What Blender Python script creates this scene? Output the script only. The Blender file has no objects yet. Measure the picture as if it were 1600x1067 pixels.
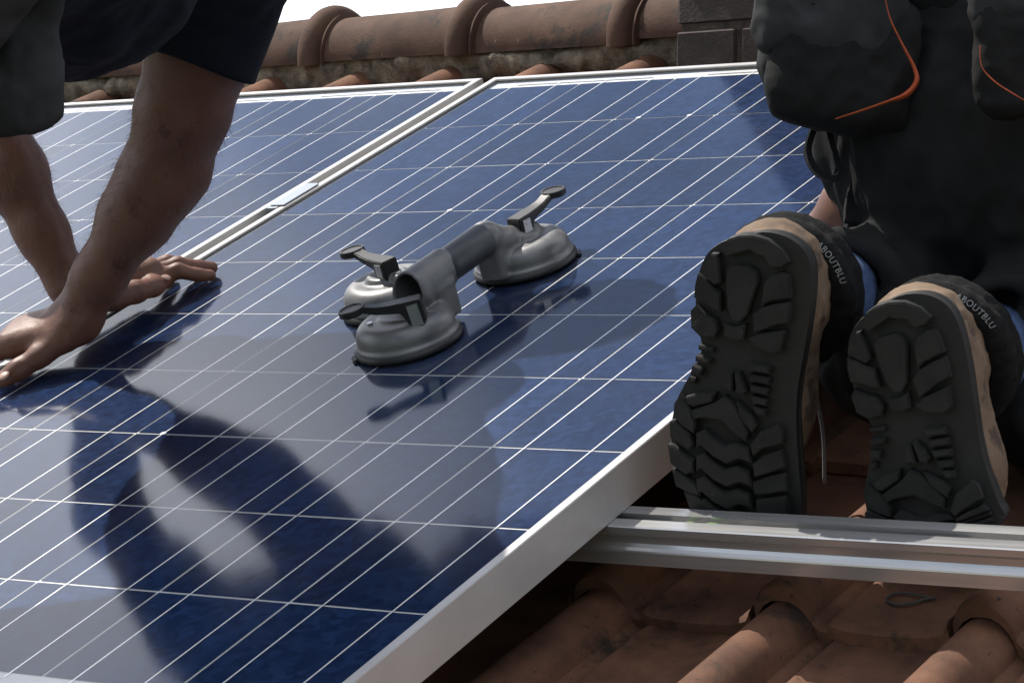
import bpy, bmesh, math, random
import numpy as np
from mathutils import Matrix, Vector, noise as mnoise

random.seed(7)
SC = bpy.context.scene
COL = SC.collection
R = math.radians

# ------------------------------------------------------------------ camera, sky, sun, exposure
# Everything is laid out in roof coordinates (x along the ridge, y up the slope, z off the
# panel glass, metres); W tilts the finished roof to its real pitch.
SLOPE = R(24.0)
W = Matrix.Rotation(SLOPE, 4, 'X')
cam_d = bpy.data.cameras.new('camera')
cam = bpy.data.objects.new('camera', cam_d)
COL.objects.link(cam)
cam_d.sensor_width = 36.0
cam_d.lens = 36.0 * 4485.95 / 1600.0
cam_d.clip_start = 0.05
cam_d.clip_end = 2000.0
c_right = Vector((0.795727, 0.556549, -0.238898))
c_down = Vector((0.0085, -0.404668, -0.914424))
c_fwd = Vector((-0.605596, 0.725601, -0.326736))
cm = Matrix.Identity(4)
for i in range(3):
    cm[i][0] = c_right[i]; cm[i][1] = -c_down[i]; cm[i][2] = -c_fwd[i]
cm.translation = Vector((1.997918, -2.262126, 0.984442))
cam.matrix_world = W @ cm
SC.camera = cam

SUN_LOCAL = Vector((-0.69, 0.43, 1.0)).normalized()        # towards the sun, roof coordinates
sun_w = (W.to_3x3() @ SUN_LOCAL).normalized()
SUN_EL = math.asin(sun_w.z)
SUN_ROT = math.atan2(sun_w.x, sun_w.y)
world = bpy.data.worlds.new('World')
SC.world = world
world.use_nodes = True
wt = world.node_tree
bg = wt.nodes['Background']
sky = wt.nodes.new('ShaderNodeTexSky')
sky.sky_type = 'NISHITA'
sky.sun_disc = False
sky.sun_elevation = SUN_EL
sky.sun_rotation = SUN_ROT
sky.altitude = 50
sky.air_density = 1.0
sky.dust_density = 1.4
sky.ozone_density = 1.0
# thin bright cloud drifting over a hazy blue sky
CLOUD_AT = (9.26, 7.47, 2.77)
tc = wt.nodes.new('ShaderNodeTexCoord')
cn = wt.nodes.new('ShaderNodeTexNoise'); cn.inputs['Scale'].default_value = 1.6
cn.inputs['Detail'].default_value = 5; cn.inputs['Roughness'].default_value = 0.5
cr = wt.nodes.new('ShaderNodeValToRGB')
cr.color_ramp.elements[0].position = 0.43; cr.color_ramp.elements[0].color = (0, 0, 0, 1)
cr.color_ramp.elements[1].position = 0.64; cr.color_ramp.elements[1].color = (0.80, 0.80, 0.80, 1)
cmix = wt.nodes.new('ShaderNodeMix'); cmix.data_type = 'RGBA'
cmap = wt.nodes.new('ShaderNodeMapping'); cmap.inputs['Location'].default_value = CLOUD_AT
wt.links.new(tc.outputs['Generated'], cmap.inputs['Vector'])
wt.links.new(cmap.outputs['Vector'], cn.inputs['Vector'])
wt.links.new(cn.outputs['Fac'], cr.inputs['Fac'])
wt.links.new(cr.outputs['Color'], cmix.inputs['Factor'])
wt.links.new(sky.outputs['Color'], cmix.inputs['A'])
cmix.inputs['B'].default_value = (24.0, 24.2, 24.6, 1)
wt.links.new(cmix.outputs['Result'], bg.inputs['Color'])
bg.inputs['Strength'].default_value = 0.094

sun_d = bpy.data.lights.new('sun', 'SUN')
sun_d.energy = 5.0
sun_d.angle = R(0.5)
sun_d.color = (1.0, 0.95, 0.87)
sun = bpy.data.objects.new('sun', sun_d)
COL.objects.link(sun)
sun.rotation_euler = sun_w.to_track_quat('Z', 'Y').to_euler()
sun.location = sun_w * 20

SC.view_settings.view_transform = 'Standard'
SC.view_settings.look = 'None'
SC.view_settings.exposure = 0.40
SC.view_settings.gamma = 1.0

# ------------------------------------------------------------------ materials
def nd(t, kind, **kw):
    n = t.nodes.new(kind)
    for k, v in kw.items():
        if k in n.inputs: n.inputs[k].default_value = v
        else: setattr(n, k, v)
    return n

def material(name, c1, c2=None, rough=0.6, metal=0.0, scale=20.0, detail=6.0, lo=0.35, hi=0.65,
             bump=0.0, bscale=None, bdist=0.002, spots=None, spot_scale=60.0, spot_lo=0.62, spots2=None, s2_scale=20.0, s2_lo=.6, vary=0.0,
             rough2=None, spec=0.5, stretch=None, coat=0.0, sss=0.0):
    m = bpy.data.materials.new(name); m.use_nodes = True
    k_ = 1.0 if metal > .3 or 'white' in name or 'orange' in name else .78
    c1, c2, spots, spots2 = [tuple(x * k_ for x in c) if c else c for c in (c1, c2, spots, spots2)]
    t = m.node_tree; p = t.nodes['Principled BSDF']
    p.inputs['Roughness'].default_value = rough
    p.inputs['Metallic'].default_value = metal
    p.inputs['Specular IOR Level'].default_value = spec
    p.inputs['Coat Weight'].default_value = coat
    if sss:
        p.inputs['Subsurface Weight'].default_value = sss
        p.inputs['Subsurface Radius'].default_value = (0.010, 0.004, 0.002)
        p.inputs['Subsurface Scale'].default_value = 0.6
    co = nd(t, 'ShaderNodeTexCoord')
    vec = co.outputs['Object']
    if stretch:
        mp = nd(t, 'ShaderNodeMapping'); mp.inputs['Scale'].default_value = stretch
        t.links.new(vec, mp.inputs['Vector']); vec = mp.outputs['Vector']
    oi = nd(t, 'ShaderNodeObjectInfo')
    add = nd(t, 'ShaderNodeVectorMath', operation='ADD')
    mul = nd(t, 'ShaderNodeVectorMath', operation='SCALE'); mul.inputs['Scale'].default_value = 37.0
    t.links.new(oi.outputs['Random'], mul.inputs[0]); t.links.new(vec, add.inputs[0]); t.links.new(mul.outputs[0], add.inputs[1])
    vec = add.outputs[0]
    n1 = nd(t, 'ShaderNodeTexNoise', Scale=scale, Detail=detail, Roughness=0.6)
    t.links.new(vec, n1.inputs['Vector'])
    rp = nd(t, 'ShaderNodeValToRGB')
    rp.color_ramp.elements[0].position = lo; rp.color_ramp.elements[0].color = (*c1, 1)
    rp.color_ramp.elements[1].position = hi; rp.color_ramp.elements[1].color = (*(c2 or c1), 1)
    t.links.new(n1.outputs['Fac'], rp.inputs['Fac'])
    col = rp.outputs['Color']
    for spots, spot_scale, spot_lo in ((spots, spot_scale, spot_lo), (spots2, s2_scale, s2_lo)):
        if not spots: continue
        n2 = nd(t, 'ShaderNodeTexNoise', Scale=spot_scale, Detail=8.0, Roughness=0.7)
        t.links.new(vec, n2.inputs['Vector'])
        r2 = nd(t, 'ShaderNodeValToRGB')
        r2.color_ramp.elements[0].position = spot_lo; r2.color_ramp.elements[1].position = min(1, spot_lo + 0.08)
        t.links.new(n2.outputs['Fac'], r2.inputs['Fac'])
        mx = nd(t, 'ShaderNodeMix', data_type='RGBA')
        t.links.new(r2.outputs['Color'], mx.inputs['Factor']); t.links.new(col, mx.inputs['A'])
        mx.inputs['B'].default_value = (*spots, 1)
        col = mx.outputs['Result']
    if vary:
        hv = nd(t, 'ShaderNodeHueSaturation')
        mr = nd(t, 'ShaderNodeMapRange'); mr.inputs['To Min'].default_value = 1 - vary; mr.inputs['To Max'].default_value = 1 + vary
        t.links.new(oi.outputs['Random'], mr.inputs['Value']); t.links.new(mr.outputs['Result'], hv.inputs['Value'])
        t.links.new(col, hv.inputs['Color']); col = hv.outputs['Color']
    t.links.new(col, p.inputs['Base Color'])
    if rough2 is not None:
        mr = nd(t, 'ShaderNodeMapRange'); mr.inputs['From Min'].default_value = lo; mr.inputs['From Max'].default_value = hi
        mr.inputs['To Min'].default_value = rough; mr.inputs['To Max'].default_value = rough2
        t.links.new(n1.outputs['Fac'], mr.inputs['Value']); t.links.new(mr.outputs['Result'], p.inputs['Roughness'])
    if bump:
        n3 = nd(t, 'ShaderNodeTexNoise', Scale=bscale or scale * 4, Detail=6.0, Roughness=0.65)
        t.links.new(vec, n3.inputs['Vector'])
        b = nd(t, 'ShaderNodeBump', Strength=bump, Distance=bdist)
        t.links.new(n3.outputs['Fac'], b.inputs['Height']); t.links.new(b.outputs['Normal'], p.inputs['Normal'])
    return m

def cell_material():
    m = bpy.data.materials.new('polycrystalline cell'); m.use_nodes = True
    t = m.node_tree; p = t.nodes['Principled BSDF']
    co = nd(t, 'ShaderNodeTexCoord'); oi = nd(t, 'ShaderNodeObjectInfo')
    sc = nd(t, 'ShaderNodeVectorMath', operation='SCALE'); sc.inputs['Scale'].default_value = 53.0
    ad = nd(t, 'ShaderNodeVectorMath', operation='ADD')
    t.links.new(oi.outputs['Random'], sc.inputs[0]); t.links.new(co.outputs['Object'], ad.inputs[0]); t.links.new(sc.outputs[0], ad.inputs[1])
    v = nd(t, 'ShaderNodeTexVoronoi', Scale=125.0); t.links.new(ad.outputs[0], v.inputs['Vector'])
    rp = nd(t, 'ShaderNodeValToRGB')
    e = rp.color_ramp.elements
    e[0].position = 0.0; e[0].color = (0.0060, 0.0160, 0.047, 1)
    e[1].position = 1.0; e[1].color = (0.0125, 0.031, 0.086, 1)
    k = e.new(0.55); k.color = (0.0090, 0.0230, 0.067, 1)
    sp = nd(t, 'ShaderNodeSeparateColor'); t.links.new(v.outputs['Color'], sp.inputs['Color'])
    t.links.new(sp.outputs['Red'], rp.inputs['Fac'])
    n = nd(t, 'ShaderNodeTexNoise', Scale=9.0, Detail=2.0); t.links.new(ad.outputs[0], n.inputs['Vector'])
    mr = nd(t, 'ShaderNodeMapRange'); mr.inputs['From Min'].default_value = .3; mr.inputs['From Max'].default_value = .7
    mx = nd(t, 'ShaderNodeMix', data_type='RGBA'); mx.inputs['B'].default_value = (0.015, 0.018, 0.048, 1)
    t.links.new(n.outputs['Fac'], mr.inputs['Value'])
    m2 = nd(t, 'ShaderNodeMath', operation='MULTIPLY'); m2.inputs[1].default_value = 0.28
    t.links.new(mr.outputs['Result'], m2.inputs[0]); t.links.new(m2.outputs[0], mx.inputs['Factor'])
    t.links.new(rp.outputs['Color'], mx.inputs['A'])
    hv = nd(t, 'ShaderNodeHueSaturation')
    m3 = nd(t, 'ShaderNodeMapRange'); m3.inputs['To Min'].default_value = .8; m3.inputs['To Max'].default_value = 1.25
    t.links.new(oi.outputs['Random'], m3.inputs['Value']); t.links.new(m3.outputs['Result'], hv.inputs['Value'])
    t.links.new(mx.outputs['Result'], hv.inputs['Color']); t.links.new(hv.outputs['Color'], p.inputs['Base Color'])
    p.inputs['Roughness'].default_value = 0.5
    p.inputs['Specular IOR Level'].default_value = 0.0
    return m

def glass_material():
    m = bpy.data.materials.new('solar glass'); m.use_nodes = True
    t = m.node_tree; t.nodes.remove(t.nodes['Principled BSDF'])
    out = t.nodes['Material Output']
    tr = nd(t, 'ShaderNodeBsdfTransparent'); gl = nd(t, 'ShaderNodeBsdfGlossy', Roughness=0.10)
    gl.distribution = 'GGX'
    # Schlick reflectance, the same from both faces of the pane
    ge = nd(t, 'ShaderNodeNewGeometry'); dt = nd(t, 'ShaderNodeVectorMath', operation='DOT_PRODUCT')
    t.links.new(ge.outputs['Incoming'], dt.inputs[0]); t.links.new(ge.outputs['Normal'], dt.inputs[1])
    ab = nd(t, 'ShaderNodeMath', operation='ABSOLUTE'); t.links.new(dt.outputs['Value'], ab.inputs[0])
    sb = nd(t, 'ShaderNodeMath', operation='SUBTRACT'); sb.inputs[0].default_value = 1.0; t.links.new(ab.outputs[0], sb.inputs[1])
    pw = nd(t, 'ShaderNodeMath', operation='POWER'); pw.inputs[1].default_value = 5.0; t.links.new(sb.outputs[0], pw.inputs[0])
    fr = nd(t, 'ShaderNodeMath', operation='MULTIPLY_ADD'); fr.inputs[1].default_value = 0.94; fr.inputs[2].default_value = 0.06
    t.links.new(pw.outputs[0], fr.inputs[0])
    mx = nd(t, 'ShaderNodeMixShader')
    co = nd(t, 'ShaderNodeTexCoord')
    dn = nd(t, 'ShaderNodeTexNoise', Scale=5.0, Detail=6.0, Roughness=.6); t.links.new(co.outputs['Object'], dn.inputs['Vector'])
    mr = nd(t, 'ShaderNodeMapRange'); mr.inputs['From Min'].default_value = .35; mr.inputs['From Max'].default_value = .7
    mr.inputs['To Min'].default_value = 0.085; mr.inputs['To Max'].default_value = 0.105
    t.links.new(dn.outputs['Fac'], mr.inputs['Value']); t.links.new(mr.outputs['Result'], gl.inputs['Roughness'])
    t.links.new(fr.outputs[0], mx.inputs[0]); t.links.new(tr.outputs[0], mx.inputs[1]); t.links.new(gl.outputs[0], mx.inputs[2])
    # a film of dust and old smears
    df = nd(t, 'ShaderNodeBsdfDiffuse'); df.inputs['Color'].default_value = (.5, .52, .55, 1)
    d2 = nd(t, 'ShaderNodeTexNoise', Scale=2.3, Detail=9.0, Roughness=.72); t.links.new(co.outputs['Object'], d2.inputs['Vector'])
    r2 = nd(t, 'ShaderNodeMapRange'); r2.inputs['From Min'].default_value = .42; r2.inputs['From Max'].default_value = .75
    r2.inputs['To Min'].default_value = 0.002; r2.inputs['To Max'].default_value = 0.022
    t.links.new(d2.outputs['Fac'], r2.inputs['Value'])
    m2 = nd(t, 'ShaderNodeMixShader')
    t.links.new(r2.outputs['Result'], m2.inputs[0]); t.links.new(mx.outputs[0], m2.inputs[1]); t.links.new(df.outputs[0], m2.inputs[2])
    t.links.new(m2.outputs[0], out.inputs['Surface'])
    return m

M = {}
M['cell'] = cell_material()
M['glass'] = glass_material()
M['backsheet'] = material('white backsheet', (.60, .60, .59), (.66, .66, .65), rough=.6, scale=30)
M['frame'] = material('anodised aluminium frame', (.46, .45, .44), (.53, .52, .51), rough=.36, metal=.42, scale=14, bump=.02, stretch=(1, 1, 1))
M['busbar'] = material('tinned busbar', (.92, .92, .92), (.97, .97, .97), rough=.28, metal=.40, scale=60)
M['solder'] = material('solder', (.85, .85, .85), rough=.4, metal=.4)
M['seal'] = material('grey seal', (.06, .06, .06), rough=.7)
M['rail'] = material('extruded aluminium rail', (.44, .435, .43), (.55, .545, .54), rough=.13, metal=.68, scale=8, rough2=.26, stretch=(.3, 8, 8), bump=.015, bscale=60)
M['clamp'] = material('mill finish clamp', (.30, .33, .36), rough=.35, metal=.7)
M['tile'] = material('terracotta tile', (.080, .040, .026), (.245, .118, .070), spec=.2, rough=.78, scale=16, lo=.28, hi=.74, bump=.35, bscale=260,
                     bdist=.0012, spots=(.045, .035, .030), spot_scale=120, spot_lo=.60, spots2=(.050, .036, .028), s2_scale=9, s2_lo=.56, vary=.20)
M['ridge'] = material('weathered ridge tile', (.060, .034, .024), (.140, .080, .056), spec=.2, rough=.82, scale=11, lo=.3, hi=.7, bump=.4, bscale=200,
                      bdist=.0015, spots=(.26, .22, .18), spot_scale=70, spot_lo=.66, spots2=(.045, .036, .030), s2_scale=13, s2_lo=.55, vary=.15)
M['mortar'] = material('lime mortar with lichen', (.10, .082, .062), (.36, .30, .215), rough=.95, scale=34, lo=.35, hi=.66, bump=.9, bscale=150,
                       bdist=.006, spots=(.05, .045, .038), spot_scale=50, spot_lo=.60)
M['brick'] = material('dark chimney brick', (.030, .021, .018), (.060, .041, .034), rough=.85, scale=30, bump=.9, bscale=170, bdist=.003,
                      spots=(.10, .07, .052), spot_scale=45, spot_lo=.66, vary=.15)
M['joint'] = material('sooty mortar joint', (.028, .021, .017), (.075, .055, .040), rough=.95, scale=60, bump=.8, bdist=.003)
M['skin'] = material('tanned skin', (.145, .056, .031), (.235, .102, .062), rough=.5, scale=14, lo=.3, hi=.75, bump=.45, bscale=330, bdist=.0010,
                     spots=(.115, .038, .022), spot_scale=30, spot_lo=.58, sss=.10)
M['nail'] = material('finger nail', (.52, .33, .26), rough=.35)
M['hair'] = material('arm hair', (.14, .085, .05), rough=.5)
M['shirt'] = material('navy cotton', (.008, .010, .018), (.013, .016, .027), rough=.9, scale=40, bump=.35, bscale=900, bdist=.0008, spec=.2)
M['trouser'] = material('charcoal work cloth', (.030, .031, .033), (.046, .0475, .050), rough=.92, scale=18, bump=.45, bscale=800, bdist=.001, spec=.2)
M['trouser2'] = material('dark grey work cloth', (.013, .0132, .0135), (.020, .0203, .0206), rough=.92, scale=18, bump=.45, bscale=800, bdist=.001, spec=.2)
M['black'] = material('black cordura', (.0065, .0065, .007), (.011, .011, .011), rough=.85, scale=40, bump=.5, bscale=900, bdist=.001, spec=.25)
M['orange'] = material('orange piping', (.33, .050, .010), (.42, .075, .015), rough=.7, scale=60, bump=.3)
M['blue'] = material('blue sock knit', (.045, .085, .20), (.075, .125, .27), rough=.95, scale=110, bump=.7, bscale=500, bdist=.001, stretch=(1, 1, .25))
M['rubber'] = material('worn black rubber', (.006, .006, .006), (.012, .012, .011), rough=.62, scale=30, bump=.3, bscale=200, bdist=.0008,
                       spots=(.05, .047, .041), spot_scale=46, spot_lo=.66)
M['lug'] = material('scuffed rubber lug', (.014, .014, .0135), (.027, .0265, .025), rough=.6, scale=30, bump=.35, bscale=180, bdist=.0009,
                     spots=(.062, .058, .050), spot_scale=50, spot_lo=.64, spec=.3)
M['leather'] = material('tan nubuck leather', (.13, .083, .050), (.235, .158, .100), rough=.85, scale=22, lo=.3, hi=.72, bump=.45, bscale=240,
                        bdist=.001, spots=(.075, .050, .034), spot_scale=24, spot_lo=.54)
M['collar'] = material('black padded collar', (.008, .008, .008), (.016, .016, .016), rough=.95, scale=120, bump=.9, bscale=500, bdist=.002, spec=.2)
M['white'] = material('white print', (.22, .22, .22), rough=.7)
M['cast'] = material('worn cast aluminium', (.12, .12, .125), (.20, .20, .198), rough=.38, metal=.48, scale=30, lo=.3, hi=.7, rough2=.5, bump=.12, bscale=160,
                     bdist=.0006, spots=(.10, .09, .085), spot_scale=60, spot_lo=.66)
M['pad'] = material('black suction rubber', (.010, .010, .010), (.018, .018, .018), rough=.5, scale=40)
M['plastic'] = material('black nylon lever', (.010, .010, .011), (.017, .017, .018), rough=.45, scale=50, bump=.08)
M['grip'] = material('dark grey grip', (.042, .046, .055), (.060, .065, .075), rough=.42, scale=40, bump=.1, bscale=300, bdist=.0005)
M['steel'] = material('bright steel', (.55, .55, .55), rough=.3, metal=1.0)
M['soil'] = material('grass and soil', (.05, .07, .03), (.09, .11, .05), rough=.95, scale=.6)
M['deck'] = material('dark roofing felt', (.03, .027, .025), rough=.95)
M['leaf'] = material('green moss scrap', (.10, .20, .05), rough=.8)
M['lace'] = material('grey cord', (.20, .20, .20), rough=.9, bump=.5, scale=200)

# ------------------------------------------------------------------ object helpers
def link(name, mesh, mat=None, parent=None, mtx=None):
    o = bpy.data.objects.new(name, mesh)
    COL.objects.link(o)
    if mat is not None and mesh is not None and not mesh.materials:
        mesh.materials.append(M[mat])
    if parent is not None: o.parent = parent
    if mtx is not None: o.matrix_basis = mtx
    return o

def tag(o, label=None, cat=None, group=None, kind=None):
    if label: o['label'] = label
    if cat: o['category'] = cat
    if group: o['group'] = group
    if kind: o['kind'] = kind
    return o

def thing(name, loc, label, cat, group=None):
    o = link(name, None); o.empty_display_size = .05
    o.location = loc
    return tag(o, label, cat, group)

def inv(root):            # children are modelled in roof coordinates
    return Matrix.Translation(-Vector(root.location))

def mesh_from(name, verts, faces, smooth=False):
    me = bpy.data.meshes.new(name)
    me.from_pydata([tuple(v) for v in verts], [], faces)
    me.validate(); me.update()
    if smooth: me.polygons.foreach_set('use_smooth', [True] * len(me.polygons))
    return me

def bm_mesh(name, bm, smooth=False):
    bmesh.ops.recalc_face_normals(bm, faces=bm.faces)
    me = bpy.data.meshes.new(name); bm.to_mesh(me); bm.free()
    if smooth: me.polygons.foreach_set('use_smooth', [True] * len(me.polygons))
    return me

def box_bm(bm, x0, x1, y0, y1, z0, z1, mtx=None):
    vs = [bm.verts.new((x, y, z)) for z in (z0, z1) for y in (y0, y1) for x in (x0, x1)]
    for f in ((0, 2, 3, 1), (4, 5, 7, 6), (0, 1, 5, 4), (2, 6, 7, 3), (0, 4, 6, 2), (1, 3, 7, 5)):
        bm.faces.new([vs[i] for i in f])
    if mtx is not None: bmesh.ops.transform(bm, matrix=mtx, verts=vs)
    return vs

def box_mesh(name, x0, x1, y0, y1, z0, z1, bevel=0, seg=2):
    bm = bmesh.new(); box_bm(bm, x0, x1, y0, y1, z0, z1)
    if bevel: bmesh.ops.bevel(bm, geom=bm.edges[:], offset=bevel, segments=seg, affect='EDGES', profile=.5)
    return bm_mesh(name, bm)

def tube_mesh(name, pts, rad, seg=8, flat=1.0, cap=True):
    """swept tube through pts; rad a number or list; flat squashes it along the frame's second axis"""
    pts = [Vector(p) for p in pts]; n = len(pts)
    rads = rad if isinstance(rad, (list, tuple)) else [rad] * n
    vs, fs = [], []
    up = Vector((0, 0, 1)); prev = None
    for i, p in enumerate(pts):
        t = (pts[min(i + 1, n - 1)] - pts[max(i - 1, 0)]).normalized()
        a = prev if prev is not None else (up if abs(t.z) < .9 else Vector((1, 0, 0)))
        a = (a - t * a.dot(t)).normalized(); b = t.cross(a); prev = a
        for k in range(seg):
            w = 2 * math.pi * k / seg
            vs.append(p + a * math.cos(w) * rads[i] + b * math.sin(w) * rads[i] * flat)
    for i in range(n - 1):
        for k in range(seg):
            fs.append((i * seg + k, i * seg + (k + 1) % seg, (i + 1) * seg + (k + 1) % seg, (i + 1) * seg + k))
    if cap:
        fs.append(tuple(range(seg))[::-1]); fs.append(tuple((n - 1) * seg + k for k in range(seg)))
    return mesh_from(name, vs, fs, True)

def smooth_pts(pts, n=8):
    P = [Vector(p) for p in pts]; out = []
    for i in range(len(P) - 1):
        p0, p1, p2, p3 = P[max(i - 1, 0)], P[i], P[i + 1], P[min(i + 2, len(P) - 1)]
        for k in range(n):
            t = k / n
            out.append(.5 * ((2 * p1) + (p2 - p0) * t + (2 * p0 - 5 * p1 + 4 * p2 - p3) * t * t + (3 * p1 - p0 - 3 * p2 + p3) * t ** 3))
    out.append(P[-1]); return out

# ---- implicit modelling: smooth unions of tapered limbs, meshed with surface nets
class Field:
    def __init__(s, lo, hi, vox):
        s.lo = np.array(lo, float); s.v = vox
        s.n = np.ceil((np.array(hi, float) - s.lo) / vox).astype(int) + 1
        s.d = np.full(s.n, 0.2, np.float32)
        s.ax = [s.lo[i] + vox * np.arange(s.n[i]) for i in range(3)]
    def _sub(s, lo, hi):
        i0 = np.clip(np.floor((np.array(lo) - s.lo) / s.v).astype(int), 0, s.n)
        i1 = np.clip(np.ceil((np.array(hi) - s.lo) / s.v).astype(int) + 1, 0, s.n)
        sl = tuple(slice(a, b) for a, b in zip(i0, i1))
        g = np.meshgrid(*[s.ax[i][sl[i]] for i in range(3)], indexing='ij', sparse=True)
        return sl, g
    def _put(s, sl, e, k, op):
        d = s.d[sl]
        if d.size == 0: return
        if op == 'add':
            r = np.minimum(d, e)
            if k > 0:
                h = np.maximum(k - np.abs(d - e), 0) / k; r = r - h * h * k * .25
        else:
            e = -e; r = np.maximum(d, e)
            if k > 0:
                h = np.maximum(k - np.abs(d - e), 0) / k; r = r + h * h * k * .25
        s.d[sl] = r
    def limb(s, a, b, ra, rb=None, k=.01, op='add', flat=None):
        """tapered capsule; flat=(axis, factor) squeezes the section along a direction"""
        a = np.array(a, float); b = np.array(b, float); rb = ra if rb is None else rb
        m = max(ra, rb) * (max(1, flat[1]) if flat else 1) + k + 4 * s.v
        sl, (X, Y, Z) = s._sub(np.minimum(a, b) - m, np.maximum(a, b) + m)
        ba = b - a; L = max(ba @ ba, 1e-12)
        px, py, pz = X - a[0], Y - a[1], Z - a[2]
        t = np.clip((px * ba[0] + py * ba[1] + pz * ba[2]) / L, 0, 1)
        qx, qy, qz = px - t * ba[0], py - t * ba[1], pz - t * ba[2]
        q2 = qx * qx + qy * qy + qz * qz
        if flat:
            f = np.array(flat[0], float); f /= np.linalg.norm(f); c = qx * f[0] + qy * f[1] + qz * f[2]
            q2 = q2 - c * c + (c / flat[1]) ** 2
        s._put(sl, (np.sqrt(q2) - (ra + (rb - ra) * t)).astype(np.float32), k, op)
    def chain(s, pts, rads, k=.01, flat=None):
        for i in range(len(pts) - 1): s.limb(pts[i], pts[i + 1], rads[i], rads[i + 1], k, 'add', flat)
    def ell(s, c, r, axes=None, k=.01, op='add'):
        c = np.array(c, float); r = np.array(r, float); A = np.eye(3) if axes is None else np.array(axes, float)
        m = r.max() + k + 4 * s.v
        sl, (X, Y, Z) = s._sub(c - m, c + m)
        p = [(X - c[0]) * A[i][0] + (Y - c[1]) * A[i][1] + (Z - c[2]) * A[i][2] for i in range(3)]
        k0 = np.sqrt(sum((p[i] / r[i]) ** 2 for i in range(3))); k1 = np.sqrt(sum((p[i] / r[i] ** 2) ** 2 for i in range(3)))
        s._put(sl, (k0 * (k0 - 1) / np.maximum(k1, 1e-9)).astype(np.float32), k, op)
    def box(s, c, h, axes=None, rd=.004, k=.006, op='add'):
        c = np.array(c, float); h = np.array(h, float); A = np.eye(3) if axes is None else np.array(axes, float)
        m = np.linalg.norm(h) + k + 4 * s.v
        sl, (X, Y, Z) = s._sub(c - m, c + m)
        q = [np.abs((X - c[0]) * A[i][0] + (Y - c[1]) * A[i][1] + (Z - c[2]) * A[i][2]) - h[i] + rd for i in range(3)]
        e = np.sqrt(sum(np.maximum(x, 0) ** 2 for x in q)) + np.minimum(np.maximum(np.maximum(q[0], q[1]), q[2]), 0) - rd
        s._put(sl, e.astype(np.float32), k, op)
    def puck(s, c, r, h, rd, k=.0, op='add'):
        """upright rounded cylinder"""
        m = max(r, h) + k + 4 * s.v
        sl, (X, Y, Z) = s._sub(np.array(c) - m, np.array(c) + m)
        a = np.sqrt((X - c[0]) ** 2 + (Y - c[1]) ** 2) - r + rd; b = np.abs(Z - c[2]) - h + rd
        e = np.sqrt(np.maximum(a, 0) ** 2 + np.maximum(b, 0) ** 2) + np.minimum(np.maximum(a, b), 0) - rd
        s._put(sl, e.astype(np.float32), k, op)
    def half(s, p, n, k=0.0):
        """cut away the side that n points to"""
        p = np.array(p, float); n = np.array(n, float); n /= np.linalg.norm(n)
        sl, (X, Y, Z) = s._sub(s.ax[0][0] * 0 + s.lo - 1, s.lo + s.n * s.v + 1)
        e = (X - p[0]) * n[0] + (Y - p[1]) * n[1] + (Z - p[2]) * n[2]
        s._put(sl, (-e).astype(np.float32), k, 'sub')
    def wobble(s, amp, freq, seed=0):
        rs = np.random.RandomState(seed)
        X, Y, Z = np.meshgrid(*s.ax, indexing='ij', sparse=True)
        for i in range(4):
            w = rs.normal(size=3); w = w / np.linalg.norm(w) * freq * (1 + .6 * i); ph = rs.uniform(0, 6.28)
            s.d += (amp / (1 + .6 * i) * np.sin(X * w[0] + Y * w[1] + Z * w[2] + ph)).astype(np.float32)
    def mesh(s, name, relax=1):
        d = s.d.copy()
        for ax in range(3):
            sl = [slice(None)] * 3
            for e in (0, -1):
                sl[ax] = e; d[tuple(sl)] = np.maximum(d[tuple(sl)], s.v * .5)
        ins = d < 0
        c = np.zeros(np.array(d.shape) - 1, np.int8)
        for i in (0, 1):
            for j in (0, 1):
                for k in (0, 1):
                    c += ins[i:i + c.shape[0], j:j + c.shape[1], k:k + c.shape[2]]
        I = np.argwhere((c > 0) & (c < 8))
        idx = np.full(c.shape, -1, np.int64); idx[I[:, 0], I[:, 1], I[:, 2]] = np.arange(len(I))
        cor = [(i, j, k) for i in (0, 1) for j in (0, 1) for k in (0, 1)]
        val = np.stack([d[I[:, 0] + a, I[:, 1] + b, I[:, 2] + e] for a, b, e in cor], 1)
        P = np.zeros((len(I), 3)); cnt = np.zeros(len(I))
        for a in range(8):
            for b in range(a + 1, 8):
                if sum(x != y for x, y in zip(cor[a], cor[b])) != 1: continue
                va, vb = val[:, a], val[:, b]; m = (va < 0) != (vb < 0)
                t = np.where(m, va / np.where(m, va - vb, 1), 0)[:, None]
                P += np.where(m[:, None], np.array(cor[a]) * (1 - t) + np.array(cor[b]) * t, 0); cnt += m
        P = P / cnt[:, None]
        V = s.lo + (I + P) * s.v
        F = []
        for ax in range(3):
            u, w = [(1, 2), (2, 0), (0, 1)][ax]
            A = [slice(None)] * 3; B = [slice(None)] * 3
            A[ax] = slice(0, -1); B[ax] = slice(1, None)
            ia, ib = ins[tuple(A)], ins[tuple(B)]
            E = np.argwhere(ia != ib)
            E = E[(E[:, u] > 0) & (E[:, w] > 0) & (E[:, u] < c.shape[u]) & (E[:, w] < c.shape[w])]
            fl = ia[E[:, 0], E[:, 1], E[:, 2]]
            q = []
            for du, dw in ((-1, -1), (0, -1), (0, 0), (-1, 0)):
                x = E.copy(); x[:, u] += du; x[:, w] += dw
                q.append(idx[x[:, 0], x[:, 1], x[:, 2]])
            q = np.stack(q, 1); q[~fl] = q[~fl][:, ::-1]
            F.append(q)
        F = np.concatenate(F)
        F = F[(F >= 0).all(1)]
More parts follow.
